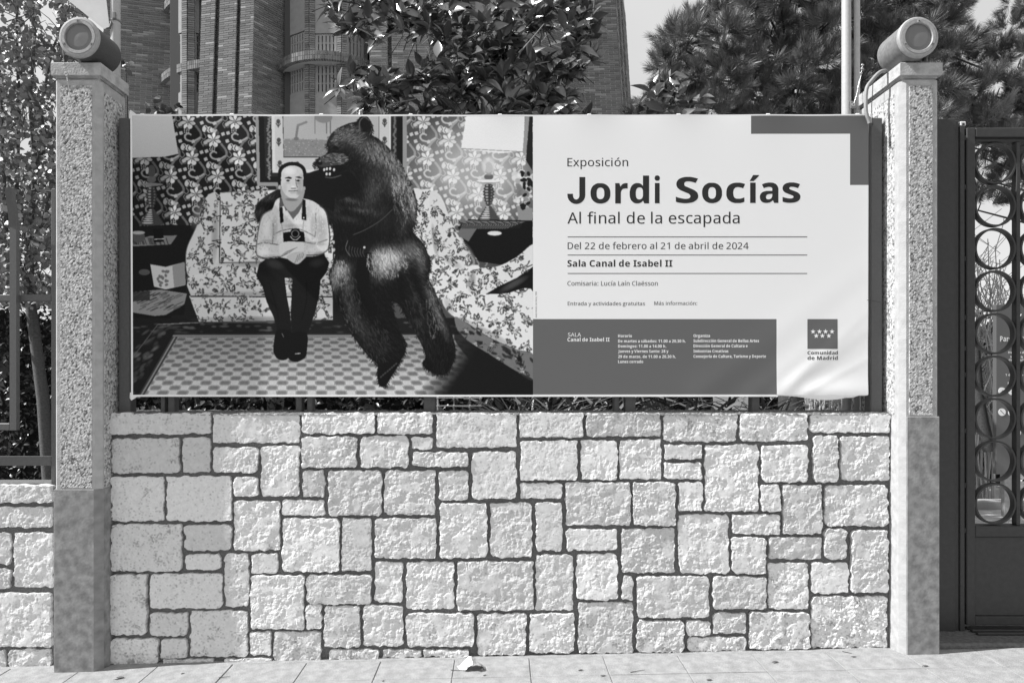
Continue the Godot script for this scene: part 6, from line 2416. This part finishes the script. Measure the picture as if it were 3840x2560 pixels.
	# bare pale twigs
	for tw in [[[1333, 306], [1400, 340], [1470, 388], [1560, 370]], [[1440, 270], [1500, 300], [1560, 290], [1640, 212]], [[1500, 300], [1560, 298], [1610, 272]], [[1520, 150], [1580, 170], [1610, 140]], [[1955, 190], [1990, 150], [2040, 90]], [[1960, 270], [2010, 240], [2060, 230]], [[2180, 335], [2200, 390], [2175, 425]]]:
		var pts := []
		for p in tw:
			pts.append(at(p[0], p[1], -2.45))
		branch(t, pts, 0.007, 0.004, pale, "twig")
	for k in 150:
		var tp: Array = tips[rng.randi_range(0, tips.size() - 1)]
		var o := at(tp[0], tp[1], tp[2])
		branch(t, [o + Vector3(rng.randf_range(-0.2, 0.2), -rng.randf_range(0.08, 0.25), -0.05), o + Vector3(0.01, -0.05, 0), o], 0.005, 0.003, bark, "twig")

# a tuft of pine needles round a shoot that points along +z
func tuft_mesh(n: int, length: float, sd: int) -> ArrayMesh:
	var r := RandomNumberGenerator.new()
	r.seed = sd
	var m := MB.new()
	for k in n:
		var u := float(k) / n
		var a := k * 2.39996
		var root := Vector3(0, 0, 0.12 * u)
		var tilt := lerpf(1.05, 0.25, u) + r.randf_range(-0.15, 0.15)
		var rad := Vector3(cos(a), sin(a), 0)
		var dir := (rad * sin(tilt) + Vector3(0, 0, 1) * cos(tilt)).normalized()
		var side := dir.cross(rad_side(dir, r)).normalized() * 0.0023
		var l := length * r.randf_range(0.75, 1.1)
		var bend := Vector3(0, 0, 0.012)
		var nn := dir.cross(side).normalized()
		var i0 := m.vert(root - side, nn)
		m.vert(root + side, nn)
		m.vert(root + dir * l * 0.6 + side * 0.9, nn)
		m.vert(root + dir * l * 0.6 - side * 0.9, nn)
		m.vert(root + dir * l + bend, nn)
		m.i.append_array(PackedInt32Array([i0, i0 + 1, i0 + 2, i0, i0 + 2, i0 + 3, i0 + 3, i0 + 2, i0 + 4]))
	return m.mesh()

func rad_side(dir: Vector3, r: RandomNumberGenerator) -> Vector3:
	return Vector3(r.randf_range(-1, 1), r.randf_range(-1, 1), r.randf_range(-1, 1)) + dir * 0.01

func pine(t: Node3D, clumps: Array, bark: Material, trunk_top: Vector3, per: int) -> void:
	var shapes := [tuft_mesh(84, 0.11, 1), tuft_mesh(76, 0.125, 2), tuft_mesh(90, 0.095, 3)]
	var needle := leaf_mat("pine_needle", 0.4, 0.4, 0.5)
	var wheres := [[], [], []]
	var cols := [PackedColorArray(), PackedColorArray(), PackedColorArray()]
	for c in clumps:
		var o: Vector3 = c[0]
		var r: float = c[1]
		for k in per:
			var d := rand_dir()
			d = (d + Vector3(-0.1, 0.35, 0.45)).normalized()
			var p := o + Vector3(d.x * r, d.y * r * 0.75, d.z * r) * rng.randf_range(0.35, 1.0)
			var dir := (d + Vector3(0, 0.35, 0) + rand_dir() * 0.35).normalized()
			var w := rng.randi_range(0, 2)
			wheres[w].append(Transform3D(aim(dir, rng.randf() * TAU).scaled_local(Vector3.ONE * rng.randf_range(0.8, 1.2)), p))
			var l := rng.randf_range(0.09, 0.3)
			cols[w].append(Color(l, l, l))
	for k in 3:
		copies(t, "needle_foliage", shapes[k], needle, wheres[k], cols[k])
	for k in clumps.size():
		var o: Vector3 = clumps[k][0]
		var j := trunk_top
		j.y = minf(o.y - 0.2, trunk_top.y)
		branch(t, [j, j.lerp(o, 0.5) + Vector3(0, -0.1, 0), o + Vector3(0, -0.08, -0.05), o], 0.018, 0.006, bark)

func build_pines() -> void:
	var bark := mottled("pine_bark", 0.03, 0.08, 3.0, 0.95, 0.4, 0.03, 5)
	# the big pine behind the text side of the banner
	var z := -4.6
	var base := Vector3(at(2950, 0, z).x, -0.12, z)
	var t := thing("pine_tree", "large bushy pine behind the text side of the banner and right pillar", "tree", base)
	var top := Vector3(base.x, 7.5, z)
	branch(t, [base, Vector3(base.x + 0.1, 2.5, z), Vector3(base.x, 5.0, z), top], 0.17, 0.06, bark, "trunk")
	var clumps := []
	var outline := PackedVector2Array([Vector2(2510, 190), Vector2(2600, 110), Vector2(2720, 60), Vector2(2800, -60), Vector2(3000, -130), Vector2(3500, -130), Vector2(3610, 10), Vector2(3560, 130), Vector2(3600, 470), Vector2(2470, 470), Vector2(2480, 330)])
	for layer in [[-3.7, 92.0, 0.15, 0.21, 70], [-4.7, 84.0, 0.2, 0.27, 80]]:
		var placed := []
		var tries := 0
		while placed.size() < layer[4] and tries < 5000:
			tries += 1
			var p := Vector2(rng.randf_range(2380, 3640), rng.randf_range(-140, 470))
			if not Geometry2D.is_point_in_polygon(p, outline):
				continue
			var ok := true
			for q: Vector2 in placed:
				if q.distance_to(p) < layer[1]:
					ok = false
					break
			if ok:
				placed.append(p)
				clumps.append([at(p.x, p.y, layer[0] + rng.randf_range(-0.3, 0.3)), rng.randf_range(layer[2], layer[3])])
	for e in [[2400, 230], [2440, 120], [2520, 60], [2610, 25], [2690, 0], [2420, 350], [2350, 400], [2310, 425]]:
		clumps.append([at(e[0] + 90.0, e[1] + 40.0, -4.2), 0.15])
	pine(t, clumps, bark, top, 20)
	# a second one to the right, its low branches seen over and through the gate
	var z2 := -5.2
	var base2 := Vector3(at(4050, 0, z2).x, -0.12, z2)
	var t2 := thing("pine_tree", "pine at the right edge, drooping over the gate with rings", "tree", base2)
	branch(t2, [base2, Vector3(base2.x - 0.1, 3.0, z2), Vector3(base2.x, 6.5, z2)], 0.15, 0.05, bark, "trunk")
	var c2 := []
	for e in [[3570, 330], [3660, 360], [3750, 330], [3840, 350], [3600, 440], [3700, 450], [3790, 430], [3880, 440], [3640, 240], [3740, 230], [3830, 220], [3800, 110], [3860, 60], [3590, 180], [3700, 560], [3780, 590], [3850, 600], [3690, 640], [3770, 690], [3840, 520], [3900, 300], [3900, 160], [3830, 0], [3900, -60], [3680, 760], [3800, 480], [3620, 520], [3720, 520], [3570, 400], [3650, 500]]:
		c2.append([at(e[0], e[1], rng.randf_range(-5.6, -4.0)), rng.randf_range(0.18, 0.26)])
	pine(t2, c2, bark, Vector3(base2.x, 6.0, z2), 22)

func build_left_tree() -> void:
	var bark := mottled("lime_bark", 0.06, 0.16, 3.0, 0.95, 0.4, 0.03, 5)
	var z := -2.3
	var base := Vector3(at(160, 0, z).x, -0.12, z)
	var t := thing("leafy_tree", "small-leaved deciduous tree behind the fence at the left edge", "tree", base)
	branch(t, [at(186, 1850, z), at(160, 1500, z), at(125, 1230, z), at(105, 1080, z), at(110, 950, z)], 0.055, 0.035, bark, "trunk")
	for l in [[[110, 950], [60, 700], [70, 400], [60, 100], [70, -200]], [[110, 950], [170, 800], [200, 640], [150, 420], [190, 200], [260, 20]], [[105, 1080], [20, 860], [10, 600], [0, 300], [-20, 0]], [[110, 950], [130, 620], [110, 380], [130, 120], [110, -100]], [[150, 420], [90, 300], [40, 210]], [[60, 700], [0, 640], [-60, 600]], [[200, 640], [260, 560], [300, 470]], [[130, 620], [180, 520], [240, 380], [280, 250]]]:
		var pts := []
		for p in l:
			pts.append(at(p[0], p[1], z + rng.randf_range(-0.3, 0.3)))
		branch(t, pts, 0.024, 0.006, bark)
	var shapes := [leaf_mesh(0.05, 0.038, 0.2, 0.12), leaf_mesh(0.06, 0.042, 0.3, 0.2), leaf_mesh(0.042, 0.034, 0.1, 0.05)]
	var mat := leaf_mat("lime_leaf", 0.4, 0.3, 0.5)
	var wheres := [[], [], []]
	var cols := [PackedColorArray(), PackedColorArray(), PackedColorArray()]
	var twig_n := fnoise(55, 0.006, 3)
	var n := 0
	var tries := 0
	while n < 11000 and tries < 120000:
		tries += 1
		var px := rng.randf_range(-140, 330)
		var py := rng.randf_range(-150, 1150)
		var dn := twig_n.get_noise_2d(px, py)
		if dn < -0.32 + (0.08 if py < 620 else -0.25):
			continue
		var w := rng.randi_range(0, 2)
		var o := at(px, py, z + rng.randf_range(-0.9, 0.55))
		var dir := (rand_dir() + Vector3(0, -0.3, 0.2)).normalized()
		wheres[w].append(Transform3D(aim(dir, rng.randf_range(-1.5, 1.5)).scaled_local(Vector3.ONE * rng.randf_range(0.7, 1.25)), o))
		var l := rng.randf_range(0.12, 0.32)
		cols[w].append(Color(l, l, l))
		n += 1
	for k in 3:
		copies(t, "foliage", shapes[k], mat, wheres[k], cols[k])
	for k in 220:
		var o := at(rng.randf_range(-100, 320), rng.randf_range(-100, 1100), z + rng.randf_range(-0.6, 0.4))
		var d := Vector3(rng.randf_range(-0.3, 0.3), rng.randf_range(0.05, 0.35), rng.randf_range(-0.1, 0.1))
		branch(t, [o, o + d * 0.5 + Vector3(0.02, 0, 0), o + d], 0.005, 0.002, bark, "twig")

# ------------------------------------------------------------------ park behind the wall
func hedge(label: String, x0: float, x1: float, y0: float, y1: float, z0: float, z1: float, n: int, lo: float, hi: float, size: float, sd: int) -> void:
	var base := Vector3((x0 + x1) * 0.5, y0, (z0 + z1) * 0.5)
	var t := thing("hedge", label, "hedge", base)
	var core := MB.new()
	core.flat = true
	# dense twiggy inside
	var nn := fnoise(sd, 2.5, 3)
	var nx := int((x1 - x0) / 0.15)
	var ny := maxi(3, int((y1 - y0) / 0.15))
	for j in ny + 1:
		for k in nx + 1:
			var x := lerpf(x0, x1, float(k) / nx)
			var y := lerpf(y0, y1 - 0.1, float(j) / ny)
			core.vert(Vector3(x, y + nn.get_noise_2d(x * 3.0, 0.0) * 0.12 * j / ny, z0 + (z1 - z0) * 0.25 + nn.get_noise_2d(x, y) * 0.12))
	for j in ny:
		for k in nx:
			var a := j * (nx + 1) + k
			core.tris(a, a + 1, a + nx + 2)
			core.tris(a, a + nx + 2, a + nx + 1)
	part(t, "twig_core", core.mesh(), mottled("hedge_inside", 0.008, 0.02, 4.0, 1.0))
	var shapes := [leaf_mesh(size, size * 0.42, 0.25, 0.15), leaf_mesh(size * 0.85, size * 0.45, 0.4, 0.25)]
	var mat := leaf_mat("hedge_leaf", 0.35, 0.15, 0.5)
	var wheres := [[], []]
	var cols := [PackedColorArray(), PackedColorArray()]
	for k in n:
		var p := Vector3(rng.randf_range(x0, x1), y0 + (y1 - y0) * pow(rng.randf(), 0.8), rng.randf_range(z0 + (z1 - z0) * 0.25, z1))
		p.y += nn.get_noise_2d(p.x * 3.0, 0.0) * 0.1
		var w := k % 2
		wheres[w].append(Transform3D(aim((rand_dir() + Vector3(0, 0.3, 0.6)).normalized(), rng.randf_range(-1.2, 1.2)), p))
		var l := rng.randf_range(lo, hi)
		cols[w].append(Color(l, l, l))
	for k in 2:
		copies(t, "foliage", shapes[k], mat, wheres[k], cols[k])

func build_park() -> void:
	hedge("dark evergreen hedge behind the wall, seen in the gap under the photo", -2.6, 0.1, -0.12, 1.75, -1.9, -1.1, 5200, 0.03, 0.10, 0.07, 3)
	hedge("tall dark hedge behind the fence at the left edge", -5.2, -2.9, -0.12, 2.2, -3.3, -2.6, 5200, 0.02, 0.07, 0.07, 5)
	hedge("dark hedge beyond the gate, behind the notice board", 3.5, 7.2, -0.12, 2.35, -6.2, -5.4, 4200, 0.02, 0.08, 0.08, 7)
	hedge("far hedge closing the park behind the trees", -9.0, 3.4, -0.12, 1.9, -7.5, -6.8, 4200, 0.02, 0.08, 0.1, 9)
	# strap-leaved clump under the text side of the banner
	var sp := thing("strap_leaf_plant", "clump of strap-leaved plants behind the wall under the text side", "plant", Vector3(0.9, -0.12, -0.9))
	var blade := leaf_mesh(0.55, 0.028, 0.3, 0.35)
	var w := []
	var c := PackedColorArray()
	for k in 900:
		var p := Vector3(rng.randf_range(0.0, 2.0), rng.randf_range(0.85, 1.25), rng.randf_range(-1.3, -0.6))
		w.append(Transform3D(aim(Vector3(rng.randf_range(-1, 1), rng.randf_range(-0.1, 0.7), rng.randf_range(-0.3, 0.6)), rng.randf_range(-0.6, 0.6)).scaled_local(Vector3.ONE * rng.randf_range(0.5, 1.0)), p))
		var l := rng.randf_range(0.03, 0.2)
		c.append(Color(l, l, l))
	copies(sp, "foliage", blade, leaf_mat("strap_leaf", 0.4, 0.15, 0.5), w, c)
	var soil := MB.new()
	soil.box(Vector3(-0.2, -0.12, -1.5), Vector3(2.1, 0.9, -0.5), 0.02)
	part(sp, "planter_soil", soil.mesh(), mottled("planter_soil", 0.015, 0.03, 3.0, 1.0))
	# sprigs that rise behind the banner's left end
	for e in [[620.0, 410.0, 62.0, 34.0, 46, "leafy sprig showing over the banner's left top edge"], [470.0, 250.0, 20.0, 26.0, 12, "small leafy sprig beside the left flagpole"]]:
		var zz := -0.55
		var sg := thing("sprig", e[5], "plant", at(e[0], e[1] + 20.0, zz))
		var lw := []
		var lc := PackedColorArray()
		for k in int(e[4]):
			lw.append(Transform3D(aim(rand_dir() + Vector3(0, 0.2, 0.4), rng.randf_range(-1, 1)), at(e[0] + rng.randfn(0.0, 0.5) * e[2], e[1] + rng.randfn(0.0, 0.5) * e[3], zz + rng.randf_range(-0.08, 0.08))))
			var l := rng.randf_range(0.05, 0.16)
			lc.append(Color(l, l, l))
		copies(sg, "foliage", leaf_mesh(0.042, 0.034, 0.2, 0.1), leaf_mat("lime_leaf", 0.4, 0.3, 0.5), lw, lc)
		branch(sg, [at(e[0], 1500, zz), at(e[0] + 6.0, e[1] + 120.0, zz), at(e[0], e[1], zz)], 0.006, 0.003, bark_twig())
	# light welded mesh fence beyond
	var mf := thing("mesh_fence", "pale welded mesh fence panel glimpsed under the middle of the banner", "fence", at(1715, 1540, -1.0))
	var pale := plain("mesh_pale", 0.55, 0.5)
	for px in [1642.0, 1702.0, 1762.0, 1802.0]:
		var a := at(px, 1470, -1.0)
		bar(mf, "upright", Vector3(a.x - 0.006, 0.4, -1.006), Vector3(a.x + 0.006, 1.9, -0.994), pale, 0.002)
	for k in 12:
		var y := 0.6 + k * 0.055 + 0.55
		bar(mf, "wire", Vector3(at(1636, 0, -1.0).x, y - 0.003, -0.993), Vector3(at(1808, 0, -1.0).x, y + 0.003, -0.988), pale, 0.001)
	# path beyond the gate: pale compacted sand with a kerb
	var path := MB.new()
	path.quad(Vector3(2.0, -0.02, -0.46), Vector3(9.0, -0.02, -0.46), Vector3(9.0, -0.02, -4.2), Vector3(2.0, -0.02, -4.2))
	path.quad(Vector3(2.0, -0.016, -4.4), Vector3(12.0, -0.016, -4.9), Vector3(12.0, -0.016, -7.4), Vector3(2.0, -0.016, -5.3))
	structure("path", path.mesh(), mottled("sand_path", 0.42, 0.56, 0.8, 1.0, 0.2, 0.05, 5))
	var kb := MB.new()
	for k in 12:
		kb.box(Vector3(2.0 + k * 0.6, -0.1, -4.36 - 0.03 * k), Vector3(2.59 + k * 0.6, 0.05, -4.22 - 0.03 * k), 0.012)
	structure("path_kerb", kb.mesh(), mats["kerbstone"])
	# shrubs of bare twigs against the light
	var tw := plain("bare_twig", 0.4, 0.9)
	var sh := thing("bare_shrub", "leafless shrub with many thin twigs beyond the gate", "shrub", Vector3(4.6, -0.12, -4.9))
	for k in 170:
		var o := Vector3(rng.randf_range(3.9, 6.2), -0.12, rng.randf_range(-5.2, -4.7))
		var p1 := o + Vector3(rng.randf_range(-0.15, 0.15), rng.randf_range(1.0, 1.6), 0)
		var p2 := p1 + Vector3(rng.randf_range(-0.3, 0.3), rng.randf_range(0.6, 1.1), 0)
		var p3 := p2 + Vector3(rng.randf_range(-0.3, 0.3), rng.randf_range(0.4, 0.9), 0)
		branch(sh, [o, p1, p2, p3], 0.011, 0.005, tw, "stem")
		for m in 6:
			var s := o.lerp(p3, rng.randf_range(0.25, 1.0))
			branch(sh, [s, s + Vector3(rng.randf_range(-0.2, 0.2), rng.randf_range(0.1, 0.4), 0), s + Vector3(rng.randf_range(-0.4, 0.4), rng.randf_range(0.3, 0.7), 0.05)], 0.005, 0.0035, tw, "twig")
	# slender trunk seen through the rings
	var lt := thing("leaning_trunk", "slim leaning trunk behind the lower rings of the gate", "tree", at(3690, 1700, -3.4))
	branch(lt, [at(3712, 1690, -3.4), at(3690, 1590, -3.4), at(3672, 1480, -3.4), at(3660, 1300, -3.4)], 0.06, 0.04, mats["pine_bark"], "trunk")
	build_notice()

func bark_twig() -> Material:
	return plain("sprig_stem", 0.07, 0.9)

func build_notice() -> void:
	var z := -3.0
	var t := thing("notice_board", "dark upright park notice board with white print and round symbols, behind the gate", "sign", at(3860, 1880, z))
	var face := plain("notice_face", 0.10, 0.4)
	var a := at(3737, 1778, z)
	var b := at(4090, 1141, z)
	bar(t, "panel", Vector3(a.x, a.y, z - 0.05), Vector3(b.x, b.y, z), face, 0.004)
	bar(t, "foot", at(3760, 1880, z - 0.04) - Vector3(0, 0.15, 0.02), at(3830, 1776, z - 0.01), mottled("notice_foot", 0.2, 0.3, 2.0, 0.9), 0.004)
	bar(t, "foot", at(4000, 1880, z - 0.04) - Vector3(0, 0.15, 0.02), at(4060, 1776, z - 0.01), mats["notice_foot"], 0.004)
	var white := plain("notice_print", 0.75, 0.6)
	var lines := [["Parque R", 3752, 1280, 3842, 20, true], ["Horario de", 3783, 1325, 3850, 8, true], ["10:00 h a", 3789, 1342, 3850, 8, true], ["1 de octubre", 3772, 1353, 3858, 8, true], ["Horario de", 3783, 1379, 3850, 8, true], ["09:00 h a", 3788, 1397, 3850, 8, true], ["1 de mayo a", 3772, 1409, 3850, 8, true], ["Normas", 3781, 1441, 3830, 9, true], ["de M", 3792, 1232, 3830, 12, true]]
	for l in lines:
		var sh := text_shape(l[0], l[5], 0.0)
		var v: PackedVector3Array = sh[0]
		for k in v.size():
			v[k] = at(lerpf(l[1], l[3], v[k].x), l[2] - v[k].y * l[4], z + 0.003)
		var n := PackedVector3Array()
		n.resize(v.size())
		n.fill(Vector3(0, 0, 1))
		var idx: PackedInt32Array = sh[1]
		var keep := PackedInt32Array()
		for k in range(0, idx.size(), 3):
			var p := v[idx[k]]
			var q := v[idx[k + 1]]
			var r := v[idx[k + 2]]
			if (q.x - p.x) * (r.y - p.y) - (q.y - p.y) * (r.x - p.x) < -1e-12:
				keep.append_array(PackedInt32Array([idx[k], idx[k + 1], idx[k + 2]]))
		var arr := []
		arr.resize(Mesh.ARRAY_MAX)
		arr[Mesh.ARRAY_VERTEX] = v
		arr[Mesh.ARRAY_NORMAL] = n
		arr[Mesh.ARRAY_INDEX] = keep
		var m := ArrayMesh.new()
		m.add_surface_from_arrays(Mesh.PRIMITIVE_TRIANGLES, arr)
		part(t, "lettering", m, white)
	# round symbols
	for c in [[3759.0, 1466.0, 0], [3796.0, 1467.0, 0], [3759.0, 1545.0, 1], [3796.0, 1547.0, 1], [3816.0, 1622.0, 1]]:
		var m := MB.new()
		var o := at(c[0], c[1], z)
		m.lathe(Transform3D(Basis(), o), [Vector2(0.036, 0.0), Vector2(0.036, 0.003), Vector2(0.0, 0.0032)], 28)
		var disc := part(t, "symbol", m.mesh(), white)
		var s := MB.new()
		s.obox(Transform3D(Basis(Vector3(0, 0, 1), -0.8 if c[2] == 1 else 0.9), o + Vector3(0, 0, 0.0045)), Vector3(0.03 if c[2] == 1 else 0.01, 0.0025, 0.0008), 0.0)
		part(disc, "stroke", s.mesh(), face)
	# wave mark of the emblem
	for k in 3:
		var m := MB.new()
		var pts := []
		for q in 7:
			var ang := PI * 0.75 + q * 0.12
			pts.append(at(3836, 1178, z + 0.004) + Vector3(cos(ang), sin(ang), 0) * (0.03 + 0.022 * k) + Vector3(0.01, -0.02, 0))
		m.tube(pts, [0.005], 5)
		part(t, "wave_mark", m.mesh(), white)
